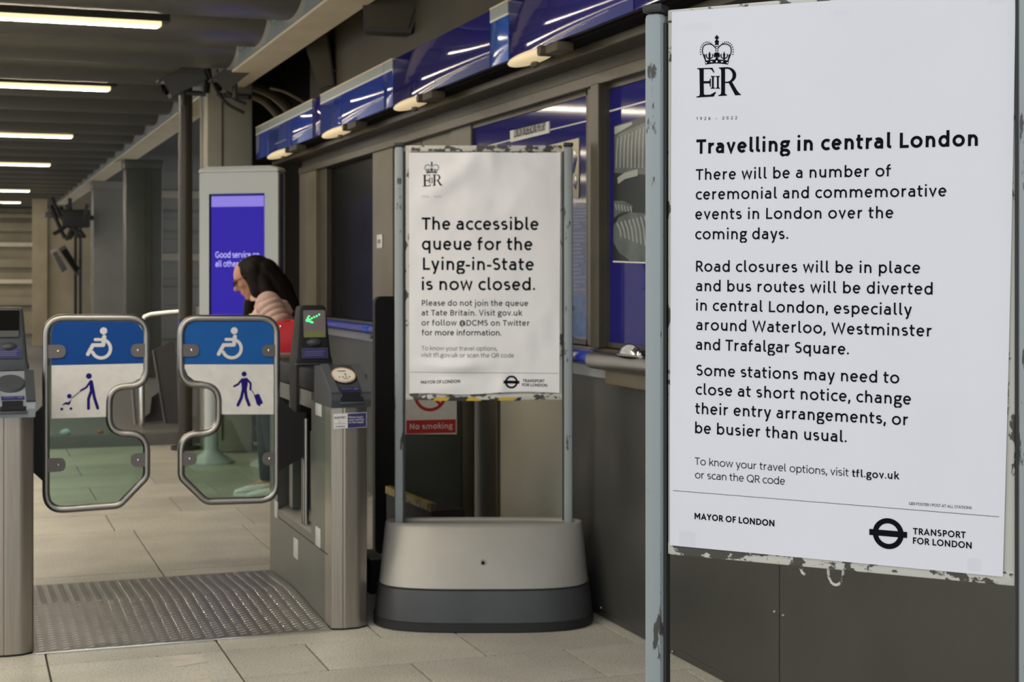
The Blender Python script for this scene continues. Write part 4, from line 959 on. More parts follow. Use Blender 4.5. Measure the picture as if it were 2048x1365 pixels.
# local frame of a stand: x right, y away from the reader, z up
def poster(label, pl, corners, m, bump, loc_off, nx=48, nz=72, edge=None):
    """sheet of paper between four picture-measured corners (tl, tr, br, bl) on plane pl"""
    tl, tr, br, bl = [Vector(pl.px(*c)) for c in corners]; vs = []; fs = []
    for j in range(nz+1):
        for i in range(nx+1):
            u, v = i/nx, j/nz; p = (1-v)*((1-u)*tl+u*tr)+v*((1-u)*bl+u*br)
            if edge: p = p+Vector(edge(u, v))
            vs.append((p.x, -.0055-bump(u, v), p.y))
    for j in range(nz):
        for i in range(nx): a = j*(nx+1)+i; fs.append((a, a+nx+1, a+nx+2, a+1))
    o = O('poster', MB().add(vs, fs), m, clean=False)
    for f in o.data.polygons: f.use_smooth = True
    o.location = loc_off; o.rotation_euler = (0, 0, pl.rz); tag(o, label, 'poster', 'notices on the stands')
    # inverse bilinear (the sheet is nearly a rectangle): point -> (u, v)
    def uv(x, z):
        v = .5; u = .5
        for _ in range(6):
            L_ = (1-v)*tl+v*bl; R_ = (1-v)*tr+v*br; u = (x-L_.x)/(R_.x-L_.x); T_ = (1-u)*tl+u*tr; B_ = (1-u)*bl+u*br; v = (T_.y-z)/(T_.y-B_.y)
        return max(0, min(1, u)), max(0, min(1, v))
    def fn(d=.0007):
        def f(a, b): u, v = uv(a, b); return (a, -.0055-bump(u, v)-d, b)
        return f
    return o, fn
def lettering(par, pl, fn, text, x0, y0, x1, y1, cap, w, m, name='lettering'):
    p0 = pl.px(x0, y0); p1 = pl.px(x1, y1); c = pl.px(x0, y0-cap)[1]-p0[1]
    return O(name, text_mesh(text, p0, p1, c, w, fn), m, par, smooth=False, clean=False)
def refine(polys, step):
    """split long outline edges so prints follow the paper"""
    return polys
def emblem(par, tr, fn, m):
    """crown and cypher; tr maps traced units to the poster plane"""
    k = lambda pts: [tr(*p) for p in pts]
    sc = (Vector(tr(845, 700))-Vector(tr(480, 700))).length/365
    E = [[(488, 568), (612, 565), (629, 603), (622, 606), (604, 581), (588, 576), (540, 577), (540, 676), (583, 675), (590, 668), (590, 655), (599, 655), (599, 722), (590, 722), (590, 700), (583, 694), (540, 695), (541, 782), (552, 789), (596, 787), (618, 774), (634, 764), (642, 768), (622, 803), (480, 811), (480, 804), (505, 796), (508, 780), (505, 590), (502, 580), (486, 574)]]
    R = [[(666, 563), (745, 559), (775, 563), (800, 580), (808, 610), (800, 645), (780, 668), (757, 682), (812, 762), (830, 778), (846, 784), (846, 790), (800, 793), (770, 755), (728, 690), (718, 690), (718, 570), (710, 570), (704, 690), (704, 780), (722, 789), (722, 795), (660, 799), (660, 793), (678, 786), (682, 770), (682, 590), (678, 574), (664, 570)]]
    II = []
    for x in (611, 652):
        II += [[(x-13, 633), (x+22, 633), (x+22, 640), (x+12, 643), (x+12, 728), (x+22, 731), (x+22, 738), (x-13, 738), (x-13, 731), (x-3, 728), (x-3, 643), (x-13, 640)]]
    # R is drawn as stem, bowl and leg so that its counter stays open
    Rp = [[(666, 563), (716, 560), (716, 780), (732, 788), (732, 795), (660, 799), (660, 793), (678, 786), (684, 770), (684, 590), (678, 574), (664, 570)],
          [(746, 690), (770, 676), (815, 752), (832, 774), (847, 784), (847, 790), (800, 793)]]
    mb = flat([k(p) for p in E+Rp+II], fn)
    qs = range(-90, 91, 9)
    v_ = k([(700, 561)]+[(734+74*cos(radians(q)), 626+66*sin(radians(q))) for q in qs]+[(700, 692)]+[(700, 574)]+[(732+46*cos(radians(q)), 627+53*sin(radians(q))) for q in qs]+[(700, 680)])
    n_ = len(v_)//2; mb.add([fn(*p) for p in v_], [(i, i+1, n_+i+1, n_+i) for i in range(n_-1)])
    O('cypher', mb, m, par, smooth=False, clean=False)
    st = []; pol = []
    for s_ in (-1, 1):
        X = lambda dx: 648+s_*dx
        P4 = [(X(92), 505), (X(110), 462), (X(119), 425), (X(110), 388), (X(84), 371), (X(54), 370), (X(30), 381), (X(13), 400)]; cr = []
        for i in range(len(P4)-1):
            p0, p1, p2, p3 = P4[max(i-1, 0)], P4[i], P4[i+1], P4[min(i+2, len(P4)-1)]
            for t_ in [j/6 for j in range(6)]: cr.append(tuple(.5*(2*p1[d]+(p2[d]-p0[d])*t_+(2*p0[d]-5*p1[d]+4*p2[d]-p3[d])*t_**2+(3*p1[d]-p0[d]-3*p2[d]+p3[d])*t_**3) for d in (0, 1)))
        st.append((cr+[P4[-1]], 8))
        for q in range(11):
            a = radians(200-q*15.5); pol.append(disc(*( (X(78-58*cos(a)*1.0), 428-72*sin(a)*1.05) if q < 11 else (0, 0)), 5.2, 8))
        # fleur de lis
        c = 60
        pol.append([(X(c-6), 500), (X(c-9), 455), (X(c), 428), (X(c+9), 455), (X(c+6), 500)])
        st.append(([(X(c-4), 492), (X(c-22), 480), (X(c-28), 462), (X(c-20), 452)], 8)); st.append(([(X(c+4), 492), (X(c+22), 480), (X(c+30), 462), (X(c+22), 452)], 8))
        pol.append([(X(88), 505), (X(100), 450), (X(112), 462), (X(98), 505)])
        st.append(([(X(10), 372), (X(10), 432)], 4))
        pol.append([(X(8), 436), (X(24), 448), (X(22), 478), (X(8), 468), (X(0), 468), (X(0), 440)])
    pol.append([(634, 440), (662, 440), (656, 462), (672, 458), (672, 482), (656, 474), (662, 500), (634, 500), (640, 474), (624, 482), (624, 458), (640, 462)])
    # arched band with jewels cut out: two dark arcs and dark bridges
    ar = lambda r: [(552+19.2*i, 512+r-18*sin(pi*i/10)*.55) for i in range(11)]
    st += [(ar(11), 31)]
    jw = MB()
    for x, r in ((561, 6), (648, 8), (735, 6)): jw.add([fn(*tr(*q)) for q in disc(x, ar(11)[round((x-552)/19.2)][1]+1, r, 12)], [tuple(range(12))])
    for x in (604, 692): y_ = ar(11)[round((x-552)/19.2)][1]; jw.add([fn(*tr(*q)) for q in ((x-9, y_-4), (x+9, y_-4), (x+9, y_+5), (x-9, y_+5))], [(0, 1, 2, 3)])
    dn = .0004; jw.v = [(v[0], v[1]-dn, v[2]) for v in jw.v]
    O('crown_jewels', jw, 'paper', par, label='pale jewels on the crown band', smooth=False, clean=False)
    pol += [disc(648, 352, 17, 16), [(642, 340), (640, 322), (632, 328), (632, 306), (641, 312), (639, 298), (657, 298), (655, 312), (664, 306), (664, 328), (656, 322), (654, 340)]]
    pol.append([(634, 366), (662, 366), (664, 376), (632, 376)])
    for y in (390, 408, 426): st.append(([(640, y), (656, y)], 4))
    mb = MB()
    for pts, w in st:
        v_, f_ = ribbon(k(pts), w*sc); mb.add([fn(*p) for p in v_], f_)
    for p in pol: mb.add([fn(*q) for q in k(p)], [tuple(range(len(p)))])
    O('crown', mb, m, par, smooth=False, clean=False)
def roundel(par, pl, fn, cx, cy, r, th, bx0, by0, bx1, by1, bh, m):
    c = Vector(pl.px(cx, cy)); R_ = (Vector(pl.px(cx, cy-r))-c).length; tw = R_*th
    mb = MB(); v_, f_ = ribbon([(c.x+(R_-tw/2)*cos(2*pi*i/48), c.y+(R_-tw/2)*sin(2*pi*i/48)) for i in range(49)], tw); mb.add([fn(*p) for p in v_], f_)
    a = pl.px(bx0, by0); b = pl.px(bx1, by1); n = 12; w = (Vector(pl.px(cx, cy-bh))-c).length*2
    v_, f_ = ribbon([(a[0]+(b[0]-a[0])*i/n, a[1]+(b[1]-a[1])*i/n) for i in range(n+1)], w); mb.add([(q[0], q[1]-.0002, q[2]) for q in (fn(*p) for p in v_)], f_)
    return O('roundel', mb, m, par, smooth=False, clean=False)
def rule(par, pl, fn, x0, y0, x1, y1, w, m):
    a = pl.px(x0, y0); b = pl.px(x1, y1); n = 40; v_, f_ = ribbon([(a[0]+(b[0]-a[0])*i/n, a[1]+(b[1]-a[1])*i/n) for i in range(n+1)], w)
    return O('rule_line', MB().add([fn(*p) for p in v_], f_), m, par, smooth=False, clean=False)
def sstep(a, b, x): t = max(0, min(1, (x-a)/(b-a))); return t*t*(3-2*t)

# ---- the near stand on the right
A = at(1336.5, HOR, 2.962); B = at(2031, HOR, 2.656); rzB = atan2(B.y-A.y, B.x-A.x)
mid = (A+B)/2; mid.z = 0
hwB = (B-A).length/2
st1 = stand('near poster stand with chipped white frame, cut by the right picture edge', mid, rzB, hwB, 1.932, .880, True)
pB = Plane(mid, rzB)
def hook(par, x, z, w, d, r):
    O('hook', MB().tube([(x-w/2, .008, z)]+[(x-w/2*cos(pi*i/10), .008, z-.012-d*sin(pi*i/10)) for i in range(11)]+[(x+w/2, .008, z)], r, 8), 'framelow', par)
x, z = pB.px(1669, 1140); hook(st1, x, .884, .028, .022, .0028)
x, z = pB.px(1600, 1132)
O('bent_hook', MB().tube([(x, .008, .884), (x, .006, .874), (x+.004, .002, .868), (x+.009, -.001, .866)], .0028, 8), 'framelow', st1)
def bumpB(u, v):
    w = .0012*sin(3.1*u+1.2)*sin(2.5*v+.4)+.0022*math.exp(-((u-.06)/.12)**2-((v-.80)/.10)**2)+.0018*math.exp(-((u-.95)/.10)**2-((v-.55)/.35)**2)
    w += .0016*math.exp(-((u-.62)/.10)**2)*sstep(.25, 0, v)+.0006*noise.noise(Vector((u*5, v*7, 3)))
    return .0016+w
post1, fB_ = poster('big clean white poster on the near stand headed Travelling in central London', pB, [(1346.5, 25), (2033, -24), (2007, 1153), (1342.5, 1090)], 'paper', bumpB, mid,
    edge=lambda u, v: (.002*sin(pi*v)*(u > .5)*(2*u-1), 0))
fB = fB_(.0006)
LB = [('Travelling in central London', 1395.8, 308.6, 1957.3, 292.5, 28.6, .195, 'ink'),
 ('There will be a number of', 1394.9, 360.8, 1784.8, 353.4, 21.6, .150, 'ink'),
 ('ceremonial and commemorative', 1394.8, 400.0, 1894.6, 393.4, 21.6, .150, 'ink'),
 ('events in London over the', 1393.9, 439.5, 1788.7, 437.0, 21.6, .150, 'ink'),
 ('coming days.', 1393.7, 479.2, 1579.6, 479.0, 21.6, .150, 'ink'),
 ('Road closures will be in place', 1395.2, 543.6, 1842.3, 547.4, 21.7, .150, 'ink'),
 ('and bus routes will be diverted', 1395.0, 582.5, 1867.0, 589.6, 21.7, .150, 'ink'),
 ('in central London, especially', 1395.6, 621.3, 1825.6, 631.0, 21.7, .150, 'ink'),
 ('around Waterloo, Westminster', 1395.6, 660.3, 1866.0, 673.5, 21.7, .150, 'ink'),
 ('and Trafalgar Square.', 1395.0, 699.4, 1700.6, 709.6, 21.7, .150, 'ink'),
 ('Some stations may need to', 1396.0, 751.0, 1800.4, 767.2, 21.8, .150, 'ink'),
 ('close at short notice, change', 1395.0, 789.0, 1824.0, 809.4, 21.8, .150, 'ink'),
 ('their entry arrangements, or', 1394.2, 827.2, 1818.8, 850.8, 21.8, .150, 'ink'),
 ('be busier than usual.', 1394.0, 865.9, 1696.0, 884.9, 21.8, .150, 'ink'),
 ('To know your travel options, visit', 1393.4, 928.9, 1699.8, 952.6, 14.6, .105, 'ink'),
 ('tfl.gov.uk', 1706.4, 953.4, 1799.8, 958.6, 14.8, .17, 'ink'),
 ('or scan the QR code', 1393.7, 955.9, 1572.5, 969.2, 14.6, .105, 'ink'),
 ('MAYOR OF LONDON', 1392.3, 1037.6, 1551.4, 1052.6, 12.6, .205, 'ink'),
 ('TRANSPORT', 1828.0, 1068.2, 1933.2, 1076.2, 13.0, .19, 'ink'),
 ('FOR LONDON', 1827.8, 1087.0, 1945.0, 1097.0, 13.0, .19, 'ink'),
 ('QEII POSTER I POST AT ALL STATIONS', 1819.7, 1009.2, 1945.4, 1018.2, 5.6, .12, 'ink'),
 ('1926 - 2022', 1396.2, 241.2, 1477.0, 239.2, 6.0, .12, 'ink')]
for q in LB: lettering(post1, pB, fB, *q)
rule(post1, pB, fB, 1349.2, 980.6, 1999.9, 1033.2, .0008, 'ink')
roundel(post1, pB, fB, 1778.4, 1066.8, 30.8, .335, 1741, 1063.2, 1816.2, 1069.6, 6.0, 'ink')
emblem(post1, lambda x, y: pB.px(1280+x*.2418, y*.2418), fB, 'ink')
def tape(quad, d=.0012):
    P = [pB.px(*p) for p in quad]; f = fB_(d); O('tape', MB().add([f(*p) for p in P], [(0, 1, 2, 3)]), 'film', post1, label='piece of clear tape', smooth=False)
tape([(1370, 50), (1424, 46), (1424, 60), (1370, 63)]); tape([(1668, 22), (1700, 20), (1700, 32), (1668, 34)]); tape([(1978, 0), (2010, -2), (2010, 8), (1978, 10)])
tape([(1362, 1060), (1396, 1064), (1394, 1092), (1362, 1089)]); tape([(1937, 1116), (1964, 1116), (1964, 1142), (1937, 1139)])

# ---- the middle stand
midM = at(967.5, HOR, 6.37); midM.z = 0; rzM = -YAW+radians(.2)
st2 = stand('middle poster stand with silver base and dark skirt standing before the wall', midM, rzM, .3275, 1.962, .9035, False)
pM = Plane(midM, rzM)
mb1 = MB(); mb2 = MB()
def mq(mb, quad): P = [pM.px(*p) for p in quad]; mb.prism(P, lambda a, b, d: (a, d, b), -.0052, -.0040)
mq(mb1, [(872, 794.5), (900, 795), (894, 802), (866, 802)]); mq(mb1, [(938, 795), (952, 795), (964, 802), (932, 802)]); mq(mb1, [(1000, 795), (1034, 795), (1026, 801.5), (996, 801.5)])
mq(mb2, [(902, 795), (936, 795), (930, 802.5), (896, 802.5)]); mq(mb2, [(1036, 795), (1044, 795), (1040, 802), (1028, 802)])
O('hazard_tape', mb1, 'yellow', st2, label='strip of yellow hazard tape', smooth=False); O('hazard_tape', mb2, 'hblack', st2, label='black stripes of hazard tape', smooth=False)
def bumpM(u, v):
    # fold fanning out from the middle of the top edge, slack at the foot
    x = u-.485; y = v
    lft = max(0, min(1, (y*1.0-(-x)*.62)/.22)); w = .0
    w += .010*math.exp(-(x/.12)**2)*sstep(.16, 0, y)
    d = y-(.02-x*.42); w += .007*math.exp(-(d/.055)**2)*(1 if x < 0 else 0)*sstep(0, .12, -x)*sstep(.6, .2, -x)
    d = y-(.03+x*.25); w += .004*math.exp(-(d/.05)**2)*(1 if x > 0 else 0)*sstep(0, .08, x)
    w += .0035*math.exp(-((u-.70)/.16)**2-((v-.16)/.10)**2)+.003*math.exp(-((u-.42)/.10)**2-((v-.22)/.12)**2)
    w += .010*math.exp(-((u-.33)/.20)**2-((v-.885)/.030)**2)+.004*math.exp(-((u-.62)/.035)**2-((v-.96)/.045)**2)+.006*math.exp(-((u-.25)/.10)**2-((v-.97)/.04)**2)
    w += .0022*noise.noise(Vector((u*4, v*6, 1)))+.0012*noise.noise(Vector((u*11, v*14, 8)))
    return .004+max(-.003, w*2.2)
post2, fM_ = poster('creased white poster on the middle stand about the accessible queue', pM, [(818, 306), (1121, 306), (1118.5, 784), (819, 789)], 'paper2', bumpM, midM, 72, 110,
    edge=lambda u, v: (0, .004*sin(pi*u*3+1)*v**20))
fM = fM_(.0008)
LM = [('The accessible', 843.6, 460.0, 1077.2, 460.6, 24.6, .165, 'ink'), ('queue for the', 844.0, 500.2, 1065.0, 501.0, 24.6, .165, 'ink'),
 ('Lying-in-State', 846.0, 540.2, 1067.8, 541.2, 24.6, .165, 'ink'), ('is now closed.', 843.9, 580.6, 1070.6, 581.2, 24.6, .165, 'ink'),
 ('Please do not join the queue', 843.9, 611.8, 1056.3, 612.4, 11.3, .155, 'ink3'), ('at Tate Britain. Visit gov.uk', 843.3, 631.4, 1044.0, 631.8, 11.3, .155, 'ink3'),
 ('or follow @DCMS on Twitter', 843.3, 651.4, 1059.2, 652.0, 11.3, .155, 'ink3'), ('for more information.', 843.7, 671.0, 1002.8, 671.4, 11.3, .155, 'ink3'),
 ('To know your travel options,', 843.3, 701.0, 994.8, 701.6, 8.6, .115, 'ink2'), ('visit tfl.gov.uk or scan the QR code', 842.4, 714.3, 1028.0, 715.4, 8.6, .125, 'ink2'),
 ('MAYOR OF LONDON', 842.4, 768.0, 920.5, 765.4, 6.4, .19, 'ink'), ('TRANSPORT', 1045.3, 764.4, 1089.0, 765.4, 6.0, .18, 'ink'), ('FOR LONDON', 1044.3, 772.6, 1093.8, 774.0, 6.0, .18, 'ink'),
 ('1926 - 2022', 843.6, 395.4, 883.4, 395.6, 3.2, .12, 'ink2')]
for q in LM: lettering(post2, pM, fM, *q)
rule(post2, pM, fM, 819.6, 744.4, 1116.7, 747.0, .0014, 'ink2')
roundel(post2, pM, fM, 1022.8, 764.3, 12.9, .30, 1007, 764, 1038.8, 764.8, 2.9, 'ink')
emblem(post2, lambda x, y: pM.px(845.2+(x-482)*(40.4/365), 373.6-(808-y)*(49.8/510)), fM, 'ink3')

# ================================================================== FAR SIDE OF THE GATES
# ---- silver information totem
tc = at(484, HOR, 11.55); tc.z = 0; rzK = -YAW-radians(16)
t = thing('information_totem', 'tall silver information totem with a lit purple blue screen', 'screen', tc, rzK)
hwk = .325
O('cabinet', MB().prism(fillet([(-hwk, .74), (hwk, .74), (hwk, 2.205), (-hwk, 2.205)], .02), lambda a, b, d: (a, d, b), -.06, .06), 'kiosk', t, smooth=False)
O('top_cap', MB().rings([[(x*s_, y, z) for x, y in fillet([(-hwk-.008, -.07), (hwk+.008, -.07), (hwk+.008, .07), (-hwk-.008, .07)], .02, 4)] for s_, z in ((1, 2.207), (1, 2.222), (.96, 2.236), (.8, 2.250))]), 'kiosk', t)
O('blue_stripe', MB().box(hwk-.001, hwk+.004, -.03, .03, .78, 2.19), 'kioskblue', t, smooth=False)
sx0, sx1, sz1 = -.232, .212, 2.037; sz0 = .93
scr = O('screen', MB().box(sx0, sx1, -.066, -.058, sz0, sz1), 'screen', t, smooth=False)
O('screen_header', MB().box(sx0+.012, sx1, -.068, -.064, 1.945, sz1-.012), 'screenh', scr, smooth=False)
O('screen_edge', MB().box(sx0-.008, sx0+.008, -.069, -.06, sz0, sz1+.004).box(sx0-.008, sx1, -.069, -.06, sz1-.002, sz1+.006), 'darkglass', scr, smooth=False)
kf = lambda a, b: (a, -.0675, b)
O('screen_lettering', text_mesh('Good service on', (-.188, 1.560), (.175, 1.560), .046, .14, kf), 'screent', scr, smooth=False, clean=False)
O('screen_lettering', text_mesh('all other lines', (-.188, 1.492), (.12, 1.492), .046, .14, kf), 'screent', scr, smooth=False, clean=False)
O('screen_footer', MB().box(sx0+.012, sx1, -.068, -.064, sz0+.17, sz0+.20), 'screenh', scr, smooth=False)
for x in (-.255, .255):
    lg = O('leg', MB().cyl((x, 0, .03), (x, 0, .76), .052, n=22), 'kiosk', t)
    O('foot_flare', MB().lathe((x, 0, 0), [(.17, 0), (.17, .012), (.12, .045), (.07, .075), (.052, .10)], 26), 'kiosk', lg)
# ---- low steel barrier, leaning boards, litter on the kerb
yb = 13.2
bc = at(325, HOR, 13.3); bz = .105
t = thing('barrier', 'low steel hoop barrier with bright top rail behind the gap between paddles', 'barrier', (bc.x, bc.y, bz)); L = t.location.copy()
R_ = [at(368, 623, 13.3), at(330, 626, 13.3), at(302, 629, 13.3), at(290, 634, 13.3), at(284, 650, 13.3)]
R_.append(Vector((R_[-1].x, R_[-1].y, bz))); O('top_rail', MB().tube(R_, .024, 12), 'chrome', t, off=L)
Rr = at(366, 623, 13.3); O('rail_post', MB().tube([Rr, (Rr.x, Rr.y, bz)], .02, 10), 'steel', t, off=L)
def lean(name, label, cat, quad, Y, m, tilt=.10, zfloor=.09):
    P = [at(x, y, Y) for x, y in quad]; low = min(p.z for p in P)
    P = [Vector((p.x, p.y+(p.z-low)*tilt, p.z-low+zfloor+.001)) for p in P]
    c = sum(P, Vector())/4; c.z = zfloor; t = thing(name, label, cat, c); n = Vector((.0, .02, 0))
    bf = [(0, 1, 2, 3), (7, 6, 5, 4), (0, 4, 5, 1), (1, 5, 6, 2), (2, 6, 7, 3), (3, 7, 4, 0)]
    O('sheet', MB().add([p-c for p in P]+[p-c+n for p in P], bf), m, t, smooth=False)
    q = [P[0]-c, P[3]-c]; d = Vector((.022, -.006, 0)); O('edge_batten', MB().tube([q[0]-n*.4, q[1]-n*.4], .012, 6), 'greyboard' if m == 'board' else 'camlight', t)
lean('leaning_board', 'tall dark board leaning behind the barrier between the paddles', 'board', [(308, 716), (352, 694), (358, 862), (330, 862)], 13.75, 'board')
lean('leaning_board', 'grey board with slanted lower edge leaning left of the dark board', 'board', [(262, 742), (306, 780), (300, 826), (270, 850)], 13.65, 'greyboard')
lean('dark_sack', 'black sack-like bundle slumped under the grey leaning board', 'sack', [(278, 830), (318, 800), (330, 858), (278, 862)], 13.8, 'board', .05)
for nm, lb, px, py, r, m in (('crumpled_paper', 'pale blue crumpled paper lying on the kerb', 131, 862, (.042, .03, .026), 'litter'), ('scrap', 'orange red scrap lying on the kerb', 201, 862, (.026, .02, .018), 'litterred')):
    q = on_y(px, py, 13.17); mb = MB().ball((0, 0, 0), 1, 14, 10); rn = random.Random(px)
    mb.v = [(v[0]*r[0]*(1+.25*noise.noise(Vector(v)*3)), v[1]*r[1], max(0, (v[2]+.75)*r[2]*(1+.3*noise.noise(Vector(v)*4)))) for v in mb.v]
    o = O(nm, mb, m); o.location = (q.x, 13.17, .105); tag(o, lb, 'litter')
a = on_y(434, 890, 12.75); b = on_y(512, 897, 12.75)
t = thing('low_rail', 'low white rail on short feet seen through the right paddle glass', 'rail', ((a.x+b.x)/2, 12.75, 0)); L = t.location.copy()
O('bar', MB().tube([(a.x, 12.75, .33), (b.x, 12.75, .31)], .022, 10), 'steelwhite', t, off=L)
for x in (a.x+.06, b.x-.05): O('foot', MB().box(x-.02, x+.02, 12.7, 12.8, 0, .32, .004), 'steelwhite', t, off=L)
t = thing('equipment_cabinet', 'dark equipment cabinet standing behind the silver totem', 'cabinet', (2.35, 13.6, .09)); L = t.location.copy()
O('body', MB().box(1.98, 2.74, 13.45, 13.9, .09, 1.15, .01), 'greencol', t, off=L); O('door', MB().box(2.02, 2.40, 13.435, 13.45, .16, 1.08, .005), 'gatebody', t, off=L); O('door', MB().box(2.44, 2.71, 13.435, 13.45, .16, 1.08, .005), 'gatebody', t, off=L)

# ================================================================== THE WOMAN
PYY = 9.80; K = PYY/FPX
po = at(535, HOR, PYY); po.z = 0
lx = lambda px: (px-535)*K
lz = lambda py: CH-(py-HOR)*K
def remesh(o, v=.007, sm=6):
    r = o.modifiers.new('r', 'REMESH'); r.mode = 'VOXEL'; r.voxel_size = v; r.use_smooth_shade = True
    s_ = o.modifiers.new('s', 'SMOOTH'); s_.factor = .5; s_.iterations = sm
mb = MB()
c = mb.capsule
# trunk, neck, head (leaning forward over what she looks at; she faces -x)
mb.ball((.055, 0, .86), (.125, .155, .12)); c((.055, 0, .90), (.045, 0, 1.08), .115, .125); mb.ball((.04, 0, 1.16), (.12, .165, .13))
c((.02, 0, 1.25), (-.065, 0, 1.35), .058, .052)
fr = Matrix.Rotation(radians(-24), 3, 'Y')
HC = Vector((-.118, 0, 1.428))
hd = lambda x, y, z: HC+fr @ Vector((x, y, z))
mb.ball(HC, (.100, .076, .106), 22, 14, fr); mb.ball(hd(-.022, 0, -.075), (.066, .056, .072), 18, 10, fr); mb.ball(hd(-.062, 0, -.128), (.024, .026, .020))
c(hd(-.092, 0, -.012), hd(-.116, 0, -.052), .010, .0155); mb.ball(hd(-.092, 0, -.058), (.014, .019, .010))
mb.ball(hd(-.086, .0, .012), (.016, .050, .010), 14, 8, fr)
mb.ball(hd(-.087, 0, -.088), (.011, .023, .008), 12, 8, fr); mb.ball(hd(-.083, 0, -.100), (.011, .020, .008), 12, 8, fr)
for s_ in (-1, 1):
    mb.ball(hd(-.060, s_*.042, -.045), (.028, .022, .026)); mb.ball(hd(.012, s_*.076, -.02), (.018, .010, .030), 12, 8, fr)
# arms
arms = {-1: ((.035, -.165, 1.235), (.150, -.200, 1.035), (-.040, -.120, .945)), 1: ((.02, .165, 1.235), (-.04, .205, 1.04), (-.14, .09, .99))}
for s_, (sh, el, wr) in arms.items():
    c(sh, el, .052, .042); c(el, wr, .042, .027); w_ = Vector(wr); f_ = (w_-Vector(el)).normalized(); sd = Vector((0, 1, 0)); sd = (sd-f_*sd.dot(f_)).normalized(); up_ = f_.cross(sd)
    pc_ = w_+f_*.05; mb.capsule(w_+f_*.012, w_+f_*.075, .026, .030, 12)
    for i, ln in enumerate((.060, .070, .066, .050)):
        b0 = w_+f_*.085+sd*(-.027+.018*i); b1 = b0+f_*ln*.5-up_*.006*s_; b2 = b1+f_*ln*.35+Vector((0, 0, -.022)); mb.capsule(b0-f_*.02, b1, .0088, .0082, 8); mb.capsule(b1, b2, .0082, .0072, 8)
    t0 = w_+f_*.035-sd*.026*s_; t1 = t0+f_*.035-sd*.022*s_; mb.capsule(t0, t1, .011, .010, 8); mb.capsule(t1, t1+f_*.028, .010, .008, 8)
# legs
an = {1: (lx(529), .085, .085), -1: (lx(562), -.085, .085)}; kn = {1: (lx(528), .085, .47), -1: (lx(549), -.09, .47)}
for s_ in (-1, 1):
    c((.055, s_*.085, .84), kn[s_], .085, .058); c(kn[s_], an[s_], .056, .036); c(an[s_], (an[s_][0]-.10, an[s_][1], .045), .034, .03)
per = O('person', mb, 'skin', clean=False); per.location = po; per.rotation_euler = (0, 0, -YAW); remesh(per)
tag(per, 'woman with long dark hair in a pink puffer jacket looking down behind the paddle', 'person')
PP = lambda nm, mb, m, lab=None, rm=None: (lambda o: (remesh(o, rm, 4) if rm else None, o)[1])(O(nm, mb, m, per, lab, clean=False))
# eyes, brows, lips, spectacles
mb = MB()
for s_ in (-1, 1): mb.ball(hd(-.086, s_*.031, -.012), (.010, .013, .010), 10, 8)
PP('eyes', mb, 'eye')
PP('lips', MB().ball(hd(-.0945, 0, -.0885), (.005, .018, .005), 10, 6).ball(hd(-.091, 0, -.0985), (.005, .016, .005), 10, 6), 'lips')
mb = MB()
for s_ in (-1, 1):
    mb.tube([hd(-.105+.012*abs(sin(q)) * 0, s_*(.034+.024*cos(q)), -.014+.019*sin(q)) for q in [2*pi*i/16 for i in range(16)]], .0028, 6, loop=True)
    mb.tube([hd(-.102, s_*.058, -.008), hd(-.05, s_*.078, -.004), hd(.01, s_*.080, 0)], .003, 6)
mb.tube([hd(-.105, -.010, -.012), hd(-.108, 0, -.010), hd(-.105, .010, -.012)], .0025, 6)
PP('spectacles', mb, 'specs', 'dark red spectacle frame')
PP('lens_pair', MB().ball(hd(-.103, -.034, -.014), (.003, .022, .017), 12, 8, fr).ball(hd(-.103, .034, -.014), (.003, .022, .017), 12, 8, fr), 'lens')
# long hair: cap, falling back and the lock at the far cheek
mb = MB()
mb.ball((-.083, 0, 1.452), (.118, .094, .106), 22, 14, fr); mb.ball((-.128, 0, 1.494), (.074, .070, .046), 18, 12, fr); mb.ball((-.03, 0, 1.42), (.098, .098, .12)); c2 = mb.capsule
c2((-.02, 0, 1.44), (.07, 0, 1.33), .10, .098); c2((.07, 0, 1.33), (.14, -.01, 1.20), .095, .080); c2((.14, -.01, 1.20), (.185, -.03, 1.09), .076, .05); c2((.185, -.03, 1.09), (.20, -.05, 1.03), .045, .022)
c2((-.02, -.06, 1.40), (.03, -.10, 1.28), .055, .05)
for s_ in (-1, 1): c2((-.078, s_*.050, 1.455), (-.048, s_*.062, 1.33), .062, .055)
c2((-.085, .065, 1.37), (-.125, .085, 1.24), .035, .045); c2((-.125, .085, 1.24), (-.145, .08, 1.14), .045, .03)
PP('hair', mb, 'hair', rm=.007)
# puffer jacket
def puff(pts, rads, seg, amp=.10, n=16):
    P = []; R2 = []; tot = len(pts)-1
    for i in range(tot):
        a, b = Vector(pts[i]), Vector(pts[i+1]); m_ = max(4, int((b-a).length/.006))
        for j in range(m_): P.append(a.lerp(b, j/m_)); R2.append(rads[i]+(rads[i+1]-rads[i])*j/m_)
    P.append(Vector(pts[-1])); R2.append(rads[-1]); d = 0
    for i in range(len(P)):
        if i: d += (P[i]-P[i-1]).length
        R2[i] *= 1-amp+amp*1.6*abs(sin(pi*d/seg))
    return MB().tube(P, R2, n)
tor = puff([(.06, 0, .80), (.055, 0, .95), (.045, 0, 1.10), (.035, 0, 1.20), (.00, 0, 1.29)], [.150, .150, .150, .150, .075], .045, .06, 24)
tor.v = [(v[0], v[1]*1.28, v[2]) for v in tor.v]
jk = PP('jacket', tor, 'puffer', 'pale pink quilted puffer jacket')
